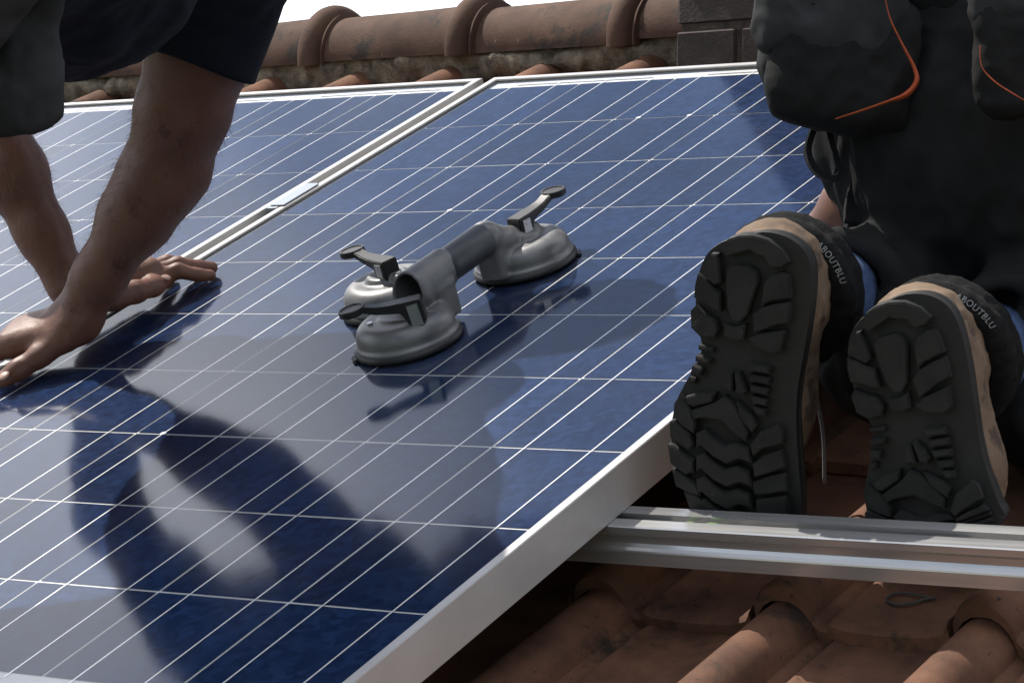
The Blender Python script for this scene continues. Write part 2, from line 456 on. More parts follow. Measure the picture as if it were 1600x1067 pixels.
        for _ in range(relax):
            acc = np.zeros_like(V); num = np.zeros(len(V))
            for i in range(4):
                a, b = F[:, i], F[:, (i + 1) % 4]
                for x in range(3):
                    acc[:, x] += np.bincount(a, V[b, x], len(V)) + np.bincount(b, V[a, x], len(V))
                num += np.bincount(a, minlength=len(V)) + np.bincount(b, minlength=len(V))
            V = V * .5 + .5 * acc / np.maximum(num, 1)[:, None]
        me = bpy.data.meshes.new(name)
        me.vertices.add(len(V)); me.vertices.foreach_set('co', V.astype(np.float32).ravel())
        me.loops.add(len(F) * 4); me.loops.foreach_set('vertex_index', F.astype(np.int32).ravel())
        me.polygons.add(len(F)); me.polygons.foreach_set('loop_start', np.arange(0, len(F) * 4, 4, dtype=np.int32))
        me.update(calc_edges=True)
        me.polygons.foreach_set('use_smooth', [True] * len(F))
        return me

def wrinkle(me, amp, scale, stretch=(1, 1, 1), seed=0, ridged=False):
    """push vertices along their normals by noise: folds in cloth, lumps in mortar"""
    off = Vector((seed * 3.1, seed * 1.7, seed * .9))
    co = [v.co.copy() for v in me.vertices]; no = [v.normal.copy() for v in me.vertices]
    for v, c, n in zip(me.vertices, co, no):
        q = Vector((c.x * stretch[0], c.y * stretch[1], c.z * stretch[2])) * scale + off
        if ridged:
            h = 1 - 2.6 * abs(mnoise.noise(q)) ** .8 + .5 * (1 - 2.6 * abs(mnoise.noise(q * 1.9)))
        else:
            h = mnoise.noise(q) + .5 * mnoise.noise(q * 2.1)
        v.co = c + n * (amp * h)
    me.update()

# ------------------------------------------------------------------ setting
def arr(*v): return Vector(v)
UP = Vector((0, math.sin(SLOPE), math.cos(SLOPE)))          # world up in roof coordinates
HZ = Vector((0, -math.cos(SLOPE), math.sin(SLOPE)))         # horizontal, out of the roof front

RIDGE = Vector((0, 1.370, -.121))
ground = link('ground', mesh_from('ground', [(-600, -600, -7), (600, -600, -7), (600, 600, -7), (-600, 600, -7)], [(0, 1, 2, 3)]), 'soil')
tag(ground, kind='structure'); ground.matrix_basis = W.inverted()

# roof deck: front slope, back slope
def deck():
    bk = (UP * -math.sin(SLOPE * 2) + Vector((0, 1, 0)) * 0)
    down_back = Vector((0, math.cos(2 * SLOPE), -math.sin(2 * SLOPE)))
    a = Vector((0, 1.40, -.19)); f = Vector((0, -2.6, -.19)); b = a + down_back * 3.5
    vs = []
    for x in (-3.2, 3.2):
        for p in (f, a, b):
            vs.append((x, p.y, p.z))
    for x in (-3.2, 3.2):
        for p in (f, a, b):
            vs.append((x, p.y - UP.y * .2, p.z - UP.z * .2))
    fs = [(0, 3, 4, 1), (1, 4, 5, 2), (6, 7, 10, 9), (7, 8, 11, 10), (0, 1, 7, 6), (1, 2, 8, 7), (3, 9, 10, 4), (4, 10, 11, 5), (0, 6, 9, 3), (2, 5, 11, 8)]
    return mesh_from('roof', vs, fs)
roof = link('roof', deck(), 'deck'); tag(roof, kind='structure')

# interlocking pantile: half-round roll on the left, flat pan with a water rib on the right
ROLL = .029
def tile_mesh(length=.405, drop=.021, seed=0):
    prof = [(-ROLL - .004, -.006)]
    for k in range(11):
        w = math.pi * (1 - k / 10); prof.append((ROLL * math.cos(w), .004 + (ROLL + .004) * math.sin(w)))
    prof += [(.036, -.002), (.043, -.004), (.047, .003), (.053, .003), (.059, -.001), (.10, -.003), (.145, -.001), (.160, .004), (.166, .012)]
    T = .013
    st = [0.0, .006, .03, .2, length]
    n = len(prof); vs = []
    rnd = random.Random(seed)
    for side in (0, 1):
        for i, y in enumerate(st):
            z = -drop * y / length
            for x, h in prof:
                nose = 0
                if i == 0: nose = -.004
                if i <= 1 and abs(x) < ROLL: nose += .002
                vs.append((x * (1.02 if i < 2 and abs(x) <= ROLL else 1), y + (rnd.uniform(-.0012, .0012) if i < 2 else 0), z + h + nose - (T if side else 0)))
    m = len(st); fs = []
    for i in range(m - 1):
        for k in range(n - 1):
            fs.append((i * n + k, i * n + k + 1, (i + 1) * n + k + 1, (i + 1) * n + k))
            o = m * n
            fs.append((o + i * n + k, o + (i + 1) * n + k, o + (i + 1) * n + k + 1, o + i * n + k + 1))
    o = m * n
    for k in range(n - 1):
        fs.append((k, o + k, o + k + 1, k + 1)); a = (m - 1) * n
        fs.append((a + k, a + k + 1, o + a + k + 1, o + a + k))
    for i in range(m - 1):
        fs.append((i * n, (i + 1) * n, o + (i + 1) * n, o + i * n)); e = n - 1
        fs.append((i * n + e, o + i * n + e, o + (i + 1) * n + e, (i + 1) * n + e))
    me = mesh_from('roof_tile', vs, fs, True)
    me.materials.append(M['tile'])
    bm = bmesh.new(); bm.from_mesh(me)
    bmesh.ops.recalc_face_normals(bm, faces=bm.faces); bm.to_mesh(me); bm.free()
    me.set_sharp_from_angle(angle=R(38))
    return me
tile_m = [tile_mesh(seed=s) for s in range(3)]
TZ = -.142; EXPO = .33; PITCH = .2
for r in range(-4, 5):
    y0 = -.365 + EXPO * r
    for c in range(-13, 11):
        x0 = .640 + PITCH * c
        if not (-1.95 < x0 < 2.1): continue
        o = link('roof_tile', tile_m[(r * 5 + c * 3) % 3], None, roof)
        sy = .90 if r == 4 else 1
        o.matrix_basis = Matrix.Translation((x0 + random.uniform(-.002, .002), y0 + random.uniform(-.003, .003), TZ + random.uniform(-.0015, .0015))) @ \
            Matrix.Rotation(random.uniform(-.008, .008), 4, 'Z') @ Matrix.Diagonal((1, sy, 1, 1))

# ridge: half-round tiles, each with a thick rolled collar over the next one
def half_round(sections, name, a0=-8, a1=188, n=26, thick=.012):
    vs, fs = [], []
    for inner in (0, 1):
        for x, r in sections:
            for k in range(n + 1):
                w = R(a0 + (a1 - a0) * k / n); q = r - (thick if inner else 0)
                p = HZ * (q * math.cos(w)) + UP * (q * math.sin(w))
                vs.append((x, p.y, p.z))
    m = len(sections); N = n + 1; o = m * N
    for i in range(m - 1):
        for k in range(n):
            fs.append((i * N + k, (i + 1) * N + k, (i + 1) * N + k + 1, i * N + k + 1))
            fs.append((o + i * N + k, o + i * N + k + 1, o + (i + 1) * N + k + 1, o + (i + 1) * N + k))
        for e in (0, n):
            fs.append((i * N + e, o + i * N + e, o + (i + 1) * N + e, (i + 1) * N + e) if e else (i * N, (i + 1) * N, o + (i + 1) * N, o + i * N))
    for i in (0, m - 1):
        for k in range(n):
            fs.append((i * N + k, i * N + k + 1, o + i * N + k + 1, o + i * N + k))
    bm = bmesh.new(); me = mesh_from(name, vs, fs, True); bm.from_mesh(me)
    bmesh.ops.recalc_face_normals(bm, faces=bm.faces); bm.to_mesh(me); bm.free()
    me.set_sharp_from_angle(angle=R(40))
    return me
RR = .074
barrel = half_round([(-.040, RR - .003), (.15, RR), (.258, RR + .003), (.262, RR + .003)], 'ridge_tile')
barrel.materials.append(M['ridge'])
ring_sec = [(.252 + .018 - .021 * math.cos(w), RR + .002 + .020 * math.sin(w)) for w in [math.pi * k / 10 for k in range(11)]]
ring_sec = ring_sec + [(.294, RR - .002), (.297, RR + .006), (.301, RR + .007), (.303, RR - .001)]
ring = half_round(ring_sec, 'ridge_collar', a0=-10, a1=190)
ring.materials.append(M['ridge'])
CH_X0 = -.388
SP = .326
for k in range(-5, 7):
    x0 = -.545 + SP * (k - 4)
    if k == 5: pass
    elif k > 5: continue
    if x0 > CH_X0: continue
    b = link('ridge_tile', barrel, None, roof, Matrix.Translation((x0 - .002, RIDGE.y + random.uniform(-.003, .003), RIDGE.z + random.uniform(-.003, .003))) @ Matrix.Rotation(random.uniform(-.012, .012), 4, 'Z'))
    g = link('ridge_collar', ring, None, b)

# mortar bedding under the ridge
def mortar_mesh():
    vs, fs = [], []; nx, nk = 420, 16
    for i in range(nx):
        x = -2.0 + (CH_X0 + 2.0 + .02) * i / (nx - 1)
        for k in range(nk):
            w = 2 * math.pi * k / nk
            c = Vector((x, 1.340, -.130)); q = Vector((x * 14, math.cos(w) * 1.3, math.sin(w) * 1.3))
            h = mnoise.noise(q) * .016 + mnoise.noise(q * 2.7) * .008 + mnoise.noise(q * 6) * .004
            vs.append(c + HZ * (math.cos(w) * (.042 + h)) + UP * (math.sin(w) * (.040 + h)))
    for i in range(nx - 1):
        for k in range(nk):
            fs.append((i * nk + k, i * nk + (k + 1) % nk, (i + 1) * nk + (k + 1) % nk, (i + 1) * nk + k))
    return mesh_from('mortar', vs, fs, True)
link('mortar', mortar_mesh(), 'mortar', roof)

# chimney of dark brick, standing through the ridge
chim = thing('chimney', (CH_X0 + .3, 1.3, -.15), 'dark sooty brick chimney standing at the end of the ridge tiles', 'chimney')
CB = Vector((CH_X0, 1.075, -.20))
CF = Matrix(((1, 0, 0, CB.x), (0, -HZ.y, UP.y, CB.y), (0, -HZ.z, UP.z, CB.z), (0, 0, 0, 1)))   # x, back, up
CW, CD, CHT = .69, .46, 1.45
link('core', box_mesh('core', .006, CW - .006, .006, CD - .006, -.25, CHT - .02), 'joint', chim, inv(chim) @ CF)
bl, bh, bj = .218, .063, .012
brick_m = []
for L_ in (bl, bl / 2 - .006):
    for s in range(3):
        bm = bmesh.new(); box_bm(bm, 0, L_, 0, .06, 0, bh)
        bmesh.ops.bevel(bm, geom=bm.edges[:], offset=.003, segments=1, affect='EDGES')
        rnd = random.Random(s)
        for v in bm.verts: v.co += Vector((rnd.uniform(-.0015, .0015), rnd.uniform(-.001, .001), rnd.uniform(-.0015, .0015)))
        me = bm_mesh('brick', bm); me.materials.append(M['brick']); brick_m.append(me)
ROW = bh + bj
for r in range(-3, 20):
    z = r * ROW + .032
    for side in range(3):
        run = CW if side == 0 else CD
        t = 0.0; first = True
        off = (r + side) % 2
        while t < run - .05:
            half = (first and off) or (run - t < bl)
            L_ = (bl / 2 - .006) if half else bl
            if t + L_ > run + .004: break
            me = brick_m[(3 if half else 0) + random.randrange(3)]
            j = random.uniform(-.002, .002)
            if side == 0: m4 = Matrix.Translation((t, j, z))
            elif side == 1: m4 = Matrix.Translation((j + .0015, t + L_, z)) @ Matrix.Rotation(R(-90), 4, 'Z')
            else: m4 = Matrix.Translation((CW + j - .0015, t, z)) @ Matrix.Rotation(R(90), 4, 'Z')
            if side and (t < .055): t += L_ + bj; first = False; continue
            link('brick', me, None, chim, inv(chim) @ CF @ m4)
            t += L_ + bj; first = False

# ------------------------------------------------------------------ solar panels
PW, PH = .4895, .8275          # half sizes
CP = .1585                     # cell pitch
LIP = .011; ZT = .0030; ZB = -.0400
cell_mesh = mesh_from('cell', [(-.0777, -.0777, 0), (.0777, -.0777, 0), (.0777, .0777, 0), (-.0777, .0777, 0)], [(0, 1, 2, 3)])
cell_mesh.materials.append(M['cell'])
bus_mesh = box_mesh('busbar', -.00085, .00085, -5 * CP - .008, 5 * CP + .008, 0, .0002); bus_mesh.materials.append(M['busbar'])
def frame_bar(name, half_len):
    """bar along x, outer face at y=0, mitred ends, top lip LIP wide over the glass"""
    bm = bmesh.new()
    sec = [(0, ZB), (0, ZT), (LIP, ZT), (LIP, -.0005), (.0022, -.0005), (.0022, ZB + .002), (.028, ZB + .002), (.028, ZB)]
    A = [bm.verts.new((-half_len + y, y, z)) for y, z in sec]
    B = [bm.verts.new((half_len - y, y, z)) for y, z in sec]
    n = len(sec)
    for k in range(n): bm.faces.new((A[k], A[(k + 1) % n], B[(k + 1) % n], B[k]))
    bm.faces.new(A[::-1]); bm.faces.new(B)
    es = [e for e in bm.edges if abs(e.verts[0].co.z - ZT) < 1e-6 and abs(e.verts[1].co.z - ZT) < 1e-6 and abs(e.verts[0].co.y - e.verts[1].co.y) < 1e-6]
    bmesh.ops.bevel(bm, geom=es, offset=.0007, segments=2, affect='EDGES')
    me = bm_mesh(name, bm); me.materials.append(M['frame']); return me
bar_s = frame_bar('frame_bar', PW); bar_l = frame_bar('frame_bar', PH)
seal_s = box_mesh('seal', -PW + LIP, PW - LIP, LIP, LIP + .0016, -.001, .0014); seal_s.materials.append(M['seal'])
seal_l = box_mesh('seal', -PH + LIP, PH - LIP, LIP, LIP + .0016, -.001, .0012); seal_l.materials.append(M['seal'])
dot_mesh = None
def disc(name, r, h, n=12):
    bm = bmesh.new(); bmesh.ops.create_cone(bm, cap_ends=True, segments=n, radius1=r, radius2=r, depth=h)
    return bm_mesh(name, bm)
dot_mesh = disc('solder_dot', .0034, .0003); dot_mesh.materials.append(M['solder'])
pane_mesh = mesh_from('glass_pane', [(-PW + .004, -PH + .004, 0), (PW - .004, -PH + .004, 0), (PW - .004, PH - .004, 0), (-PW + .004, PH - .004, 0)], [(0, 1, 2, 3)])
pane_mesh.materials.append(M['glass'])
sheet_mesh = box_mesh('backsheet', -PW + .004, PW - .004, -PH + .004, PH - .004, -.0055, -.0030); sheet_mesh.materials.append(M['backsheet'])
def panel(cx, cy, label, dots):
    p = thing('solar_panel', (cx, cy, 0), label, 'solar panel', 'solar panels mounted on the roof')
    for ang, me, d in ((0, bar_s, PH), (180, bar_s, PH), (-90, bar_l, PW), (90, bar_l, PW)):
        m4 = Matrix.Rotation(R(ang), 4, 'Z') @ Matrix.Translation((0, -d, 0))
        link('frame_bar', me, None, p, m4)
        link('seal', seal_s if me is bar_s else seal_l, None, p, m4)
    link('backsheet', sheet_mesh, None, p)
    for r in range(10):
        for c in range(6):
            link('cell', cell_mesh, None, p, Matrix.Translation(((c - 2.5) * CP, (r - 4.5) * CP, -.0022 + random.uniform(-.0001, .0001))) @ Matrix.Rotation(R(random.choice((0, 90, 180, 270)) + random.uniform(-.12, .12)), 4, 'Z'))
    for c in range(6):
        for s in (-1, 1):
            link('busbar', bus_mesh, None, p, Matrix.Translation(((c - 2.5) * CP + s * .0395 + random.uniform(-.0004, .0004), 0, -.0018)))
    for c in range(3):
        me = box_mesh('cross_ribbon', -.115, .115, -.0022, .0022, 0, .0002); 
        for sy in (-1, 1): link('cross_ribbon', me, 'busbar', p, Matrix.Translation(((c - 1) * 2 * CP, sy * (5 * CP + .010), -.0019)))
    for x, y in dots: link('solder_dot', dot_mesh, None, p, Matrix.Translation((x, y, -.0012)))
    link('glass_pane', pane_mesh, None, p, Matrix.Translation((0, 0, .0003)))
    return p
bx = lambda u, s: (u - 2.5) * CP + s * .0395
panel(0, 0, 'blue solar panel with a silver suction lifter on it', [(bx(1, 1), 2 * CP), (bx(2, -1), 4 * CP), (bx(2, 1), 4 * CP), (bx(2, -1), -2 * CP)])
panel(-(2 * PW + .021), 0, 'blue solar panel behind the bare arms, cut off by the photo\'s left edge', [(bx(4, 1), 2 * CP)])

# mid clamps in the gap between the panels
def mid_clamp(x, y, label):
    c = thing('panel_clamp', (x, y, -.0005), label, 'clamp')
    bm = bmesh.new(); box_bm(bm, -.006, .0180, -.038, .038, .0042, .0060)
    bmesh.ops.bevel(bm, geom=bm.edges[:], offset=.0008, segments=1, affect='EDGES')
    link('plate', bm_mesh('plate', bm), 'clamp', c)
    bm = bmesh.new(); box_bm(bm, -.0085, .0085, -.0445, .0445, -.0385, .0040)
    link('web', bm_mesh('web', bm), 'clamp', c)
    return c
GX = -(PW + .0105)
mid_clamp(GX, .372, 'bright aluminium clamp in the gap between the two solar panels')

# ------------------------------------------------------------------ mounting rail
def rail_mesh(x0, x1):
    f, b, t, bo = -.3905, -.3495, -.0405, -.0785
    m = (f + b) / 2
    sec = [(f + .001, t), (m - .0055, t), (m - .0055, t - .003), (m - .010, t - .003), (m - .010, t - .014), (m + .010, t - .014), (m + .010, t - .003), (m + .0055, t - .003), (m + .0055, t),
           (b - .001, t), (b, t - .001), (b, bo), (f - .002, bo), (f - .0025, bo + .0005), (f - .0025, bo + .0135), (f - .0018, bo + .0150), (f + .0010, bo + .0170),
           (f + .0030, bo + .0200), (f + .0030, bo + .0270), (f + .0012, bo + .0290), (f, bo + .0305), (f, t - .001)]
    vs = [(x0, y, z) for y, z in sec] + [(x1, y, z) for y, z in sec]; n = len(sec)
    fs = [(k, (k + 1) % n, n + (k + 1) % n, n + k) for k in range(n)] + [tuple(range(n))[::-1], tuple(range(n, 2 * n))]
    me = mesh_from('mounting_rail', vs, fs); bm = bmesh.new(); bm.from_mesh(me)
    bmesh.ops.recalc_face_normals(bm, faces=bm.faces); bm.to_mesh(me); bm.free(); return me
rail = link('mounting_rail', rail_mesh(-1.55, 1.75), 'rail')
tag(rail, 'slotted aluminium mounting rail running under the panel in front of the boots', 'rail')
# scraps caught in the rail slot
for x, w in ((.566, .006), (.590, .008)):
    bm = bmesh.new(); bmesh.ops.create_icosphere(bm, subdivisions=2, radius=1)
    for v in bm.verts: v.co = Vector((v.co.x * w, v.co.y * .0025, v.co.z * .0018)) * (1 + .3 * mnoise.noise(v.co * 2 + Vector((x * 50, 0, 0))))
    o = link('moss_scrap', bm_mesh('moss_scrap', bm, True), 'leaf'); o.location = (x, -.370, -.0445)
    tag(o, 'small green moss scrap in the rail slot, ' + ('nearer the panel' if x < .57 else 'nearer the boot'), 'moss')

# ------------------------------------------------------------------ suction lifter
CUPS = {'front': (.042, -.086), 'far': (.047, .133), 'left': (-.057, .018)}
lift = thing('suction_lifter', (.03, .02, .0005), 'worn grey metal three-cup suction lifter on the blue solar panel', 'suction lifter')
LI = inv(lift)
def lifter_body():
    F = Field((-.13, -.16, .006), (.12, .21, .085), .0013)
    for n, (x, y) in CUPS.items():
        F.puck((x, y, .016), .0545, .0185, .0165)
        F.puck((x, y, .0085), .0575, .0030, .0012, k=.004)
        F.puck((x, y, .034), .024, .0065, .004, k=.006)
    fx, fy = CUPS['front']; rx, ry = CUPS['far']; lx, ly = CUPS['left']
    
    # grip tube with its open flared end over the near cup, saddle at the far end
    B = (.046, .078, .056)
    F.limb((.043, -.030, .053), B, .0184, .0184, k=.002)
    F.limb((.043, -.062, .0455), (.043, -.004, .0525), .0235, .0184, k=.002, flat=((0, 0, 1), 1.28))
    F.box((.043, -.030, .026), (.021, .020, .022), rd=.006, k=.005)
    F.limb(B, (.047, .108, .040), .0184, .0165, k=.004)
    F.box((.046, .090, .030), (.0165, .020, .024), rd=.005, k=.004)
    F.limb((.047, .105, .040), (.047, .148, .032), .0145, .018, k=.006)
    # arm out to the left cup
    F.box((-.010, .004, .036), (.045, .011, .0085), axes=((.96, -.28, 0), (.28, .96, 0), (0, 0, 1)), rd=.004, k=.005)
    F.limb((.030, -.026, .034), (lx + .02, ly - .004, .033), .006, .007, k=.005)
    # hollow end
    F.limb((.043, -.064, .0475), (.043, -.004, .053), .0190, .0138, k=.001, op='sub', flat=((0, 0, 1), 1.28))
    F.limb((.043, -.02, .053), (.046, .05, .0555), .0138, .0138, k=.0, op='sub')
    F.box((.043, -.112, .091), (.04, .050, .052), axes=((1, 0, 0), (0, .985, -.174), (0, .174, .985)), rd=.001, k=.001, op='sub')
    return F.mesh('casting', relax=1)
link('casting', lifter_body(), 'cast', lift, LI)
screw_m = disc('screw', .0034, .003, 16); screw_m.materials.append(M['steel'])
for sx, sy, sz in ((.047, .118, .0465), (.047, .160, .0345), (-.030, .006, .0445), (.018, -.112, .0350), (-.080, .040, .0350)):
    link('screw', screw_m, None, lift, LI @ Matrix.Translation((sx, sy, sz)))
link('grip', tube_mesh('grip', [(.0440, -.004, .0532), (.0443, .002, .0535), (.0457, .070, .0558), (.0460, .074, .0560)], [.0186, .0194, .0194, .0186], 36), 'grip', lift, LI)
def cup_pad():
    prof = [(.010, .0003), (.0585, .0003), (.0605, .0025), (.0600, .0060), (.0575, .0085), (.050, .0095)]
    vs, fs = [], []; n = 48
    for r, z in prof:
        for k in range(n):
            w = 2 * math.pi * k / n; vs.append((r * math.cos(w), r * math.sin(w), z))
    for i in range(len(prof) - 1):
        for k in range(n): fs.append((i * n + k, i * n + (k + 1) % n, (i + 1) * n + (k + 1) % n, (i + 1) * n + k))
    fs.append(tuple(range(n))[::-1]); fs.append(tuple(range((len(prof) - 1) * n, len(prof) * n)))
    return mesh_from('suction_pad', vs, fs, True)
pad_m = cup_pad(); pad_m.materials.append(M['pad'])
def tab_mesh():
    bm = bmesh.new(); box_bm(bm, -.008, .008, .055, .064, .0012, .0040)
    bmesh.ops.bevel(bm, geom=bm.edges[:], offset=.001, segments=2, affect='EDGES')
    return bm_mesh('pull_tab', bm)
def lever_mesh():
    """block over the dome, cranked arm, dished thumb disc; x runs from the block to the disc"""
    bm = bmesh.new()
    secs = [(-.013, .010, -.016, .009), (.006, .010, -.016, .010), (.011, .0095, -.001, .0105), (.022, .0085, .0015, .0110), (.036, .0070, .0045, .0130), (.046, .0068, .0085, .0165), (.052, .0075, .0115, .0180)]
    rings = [[bm.verts.new((x, s * w, z)) for s, z in ((-1, z0), (1, z0), (1, z1), (-1, z1))] for x, w, z0, z1 in secs]
    for a, b in zip(rings, rings[1:]):
        for k in range(4): bm.faces.new((a[k], a[(k + 1) % 4], b[(k + 1) % 4], b[k]))
    bm.faces.new(rings[0][::-1]); bm.faces.new(rings[-1])
    bmesh.ops.bevel(bm, geom=bm.edges[:], offset=.0010, segments=2, affect='EDGES')
    n = 28; prof = [(.0, .0105), (.0130, .0105), (.0146, .0120), (.0146, .0175), (.0138, .0184), (.0122, .0184), (.0116, .0172), (.0, .0172)]
    cx = .061; rows = []
    for r, z in prof:
        rows.append([bm.verts.new((cx + max(r, .0001) * math.cos(2 * math.pi * k / n), max(r, .0001) * math.sin(2 * math.pi * k / n), z)) for k in range(n)])
    for a, b in zip(rows, rows[1:]):
        for k in range(n): bm.faces.new((a[k], a[(k + 1) % n], b[(k + 1) % n], b[k]))
    me = bm_mesh('lever', bm, True); me.set_sharp_from_angle(angle=R(35)); return me
lev_m = lever_mesh(); lev_m.materials.append(M['plastic'])
pin_m = disc('pivot_pin', .0022, .0250); pin_m.materials.append(M['steel'])
slot_m = box_mesh('bracket_cheek', -.006, .006, -.0118, -.0102, -.018, .006); slot_m.materials.append(M['steel'])
for n, ang, tilt in (('front', 214, 4), ('left', 162, 4), ('far', 84, 2)):
    x, y = CUPS[n]
    link('suction_pad', pad_m, None, lift, LI @ Matrix.Translation((x, y, 0)))
    link('pull_tab', tab_mesh(), 'pad', lift, LI @ Matrix.Translation((x, y, 0)) @ Matrix.Rotation(R({'front': 140, 'left': 60, 'far': -60}[n]), 4, 'Z'))
    jz = .050
    jx, jy = {'front': (.030, -.016), 'left': (.006, -.006), 'far': (.006, .004)}[n]
    lm = LI @ Matrix.Translation((x + jx, y + jy, jz)) @ Matrix.Rotation(R(ang), 4, 'Z') @ Matrix.Rotation(R(tilt), 4, 'Y')
    lv = link('lever', lev_m, None, lift, lm)
    link('pivot_pin', pin_m, None, lv, Matrix.Translation((-.003, 0, .001)) @ Matrix.Rotation(R(90), 4, 'X'))
    for s in (0, 180): link('bracket_cheek', slot_m, None, lv, Matrix.Translation((-.003, 0, 0)) @ Matrix.Rotation(R(s), 4, 'Z'))

def px_pt(x, y, depth):
    """a point from its bearing and its distance from the viewpoint"""
    f = 4485.95
    v = c_right * ((x - 800) / f) + c_down * ((y - 533.5) / f) + c_fwd
    return Vector((1.997918, -2.262126, .984442)) + v * depth
# ------------------------------------------------------------------ worker with the bare arms
w1 = thing('person', (-.62, -.25, 0), 'worker in a navy T-shirt leaning in, bare arms crossed, hands on the panels', 'person')
WI = inv(w1)
def V3(*a): return np.array(a, float)
def unit(v): v = np.array(v, float); return v / np.linalg.norm(v)

rS, rE, rWr = V3(-.135, -.005, .430), V3(-0.2768, -0.0452, 0.2000), V3(-.398, -.130, .058)
lS, lE, lWr = V3(-.560, .060, .475), V3(-.580, -.020, .272), V3(-.492, -.052, .066)
S0 = (rS + lS) / 2 + V3(.015, -.02, .060)
PEL = V3(-.085, -.43, .620)
HEAD = V3(-.165, .148, .465)
def hand(F, wrist, fdir, side, thumb_pts, spread=.2, curl=.012, zt=.010, L=.185, nails=None):
    """palm down on the panel; fdir points along the fingers, side points to the thumb"""
    f = unit(fdir); sd = unit(np.array(side) - f * np.dot(side, f)); up = np.cross(f, sd); up *= np.sign(up[2])
    w = np.array(wrist)
    kn = w + f * .088; kn[2] = .034
    A = (f, sd, up)
    mid = (w * .5 + kn * .5); mid[2] = max(mid[2], .030)
    F.box(w * .45 + kn * .55, (.050, .039, .014), axes=A, rd=.013, k=.012)
    F.limb(w, kn - f * .02, .026, .022, k=.018, flat=(sd, 1.35))
    tips = []
    for i, (o, fl, r) in enumerate(((.030, .074, .0092), (.010, .082, .0096), (-.010, .077, .0092), (-.029, .060, .0082))):
        a = spread * (o / .03)
        d = unit(f * math.cos(a) + sd * math.sin(a))
        k0 = kn + sd * o - f * (.004 if i in (1, 2) else .012)
        k1 = k0 + d * fl * .50; k1[2] = .026 + curl * .4
        k2 = k0 + d * fl * .79; k2[2] = .018
        k3 = k0 + d * fl; k3[2] = zt
        F.limb(k0 - d * .03, k0, r * 1.0, r * 1.08, k=.010)
        F.ell(k0 + up * .004, (.011, .009, .008), axes=(d, np.cross(up, d), up), k=.006)
        F.chain([k0, k1, k2, k3], [r * 1.05, r, r * .92, r * .80], k=.003)
        F.ell(k1 + V3(0, 0, .001), (r * 1.05, r * 1.02, r * 1.0), k=.003)
        tips.append((k2, k3, r))
    for a, b, ra, rb in zip(thumb_pts, thumb_pts[1:], (.0165, .0125, .0115), (.0125, .0115, .0095)):
        F.limb(a, b, ra, rb, k=.008)
    return tips
def person1_body():
    F = Field((-.72, -.58, -.002), (.10, .36, .76), .0032)
    # right arm: forearm with muscle belly, upper arm into the sleeve
    d = unit(rE - rWr)
    F.chain([rWr - d * .01, rWr + d * .05, rWr + d * .13, rE - d * .02, rE], [.0255, .0285, .037, .0405, .041], k=.02)
    F.ell(rWr + d * .155 + V3(.012, -.010, .006), (.062, .034, .036), axes=(d, unit(np.cross(d, V3(0, 0, 1))), unit(np.cross(np.cross(d, V3(0, 0, 1)), d))), k=.03)
    e = unit(rS - rE)
    F.chain([rE, rE + e * .07, rE + e * .15, rS], [.041, .048, .054, .062], k=.03)
    F.ell(rE + V3(.020, .004, -.012), (.022, .022, .020), k=.02)
    # left arm
    d2 = unit(lE - lWr)
    F.chain([lWr - d2 * .01, lWr + d2 * .06, lWr + d2 * .14, lE], [.0255, .029, .039, .042], k=.02)
    F.chain([lE, lS], [.040, .048], k=.03)
    # trunk under the shirt, neck, head
    F.limb(PEL, S0, .11, .12, k=.05, flat=(unit(lS - rS), 1.25))
    F.limb(lS, rS, .07, .07, k=.05)
    F.limb(S0, HEAD, .058, .052, k=.03)
    hd = unit(HEAD - S0)
    fdn = unit(V3(.1, -.2, -1.0) - hd * np.dot(V3(.1, -.2, -1.0), hd))
    F.ell(HEAD + hd * .06, (.105, .078, .092), axes=(hd, unit(np.cross(hd, fdn)), fdn), k=.03)
    F.limb(HEAD + hd * .055 + fdn * .085, HEAD + hd * .035 + fdn * .108, .010, .013, k=.012)
    F.ell(HEAD + hd * .0 + fdn * .055, (.045, .05, .045), axes=(hd, unit(np.cross(hd, fdn)), fdn), k=.03)
    # hands
    hand(F, rWr + V3(-.002, 0, -.012), (-.93, -.36, 0), (.36, -.93, 0),
         [V3(-0.4026, -0.1594, 0.0360), V3(-0.4192, -0.1878, 0.0260), V3(-0.4369, -0.2098, 0.0180), V3(-0.4516, -0.2254, 0.0120)], spread=.20)
    hand(F, lWr + V3(.006, .012, -.014), (.36, .93, 0), (.93, -.36, 0),
         [V3(-0.4198, -0.0579, 0.0420), V3(-0.4104, -0.0247, 0.0360), V3(-0.4143, 0.0092, 0.0290), V3(-0.4252, 0.0424, 0.0225)], spread=.17, zt=.011)
    me = F.mesh('body', relax=1)
    wrinkle(me, .0006, 48, (1, 1, 1), 3); wrinkle(me, .00022, 80, (1, 1, .6), 6, True)
    return me
body1 = link('body', person1_body(), 'skin', w1, WI)
# nails of the near thumb and the far thumb
def nail(c, d, up, w=.0065, l=.0075):
    bm = bmesh.new(); bmesh.ops.create_icosphere(bm, subdivisions=2, radius=1)
    bmesh.ops.scale(bm, vec=(l, w, .0022), verts=bm.verts)
    d = Vector(d).normalized(); u = Vector(up); u = (u - d * u.dot(d)).normalized(); s = u.cross(d)
    m4 = Matrix(((d.x, s.x, u.x, c[0]), (d.y, s.y, u.y, c[1]), (d.z, s.z, u.z, c[2]), (0, 0, 0, 1)))
    return link('finger_nail', bm_mesh('finger_nail', bm, True), 'nail', body1, m4)
nail((-0.4099, 0.0283, 0.0325), (-.1, 1, -.25), (.45, -.45, .75))
nail((-0.4379, -0.2313, 0.0205), (-.7, -.6, -.2), (.2, -.3, .9))

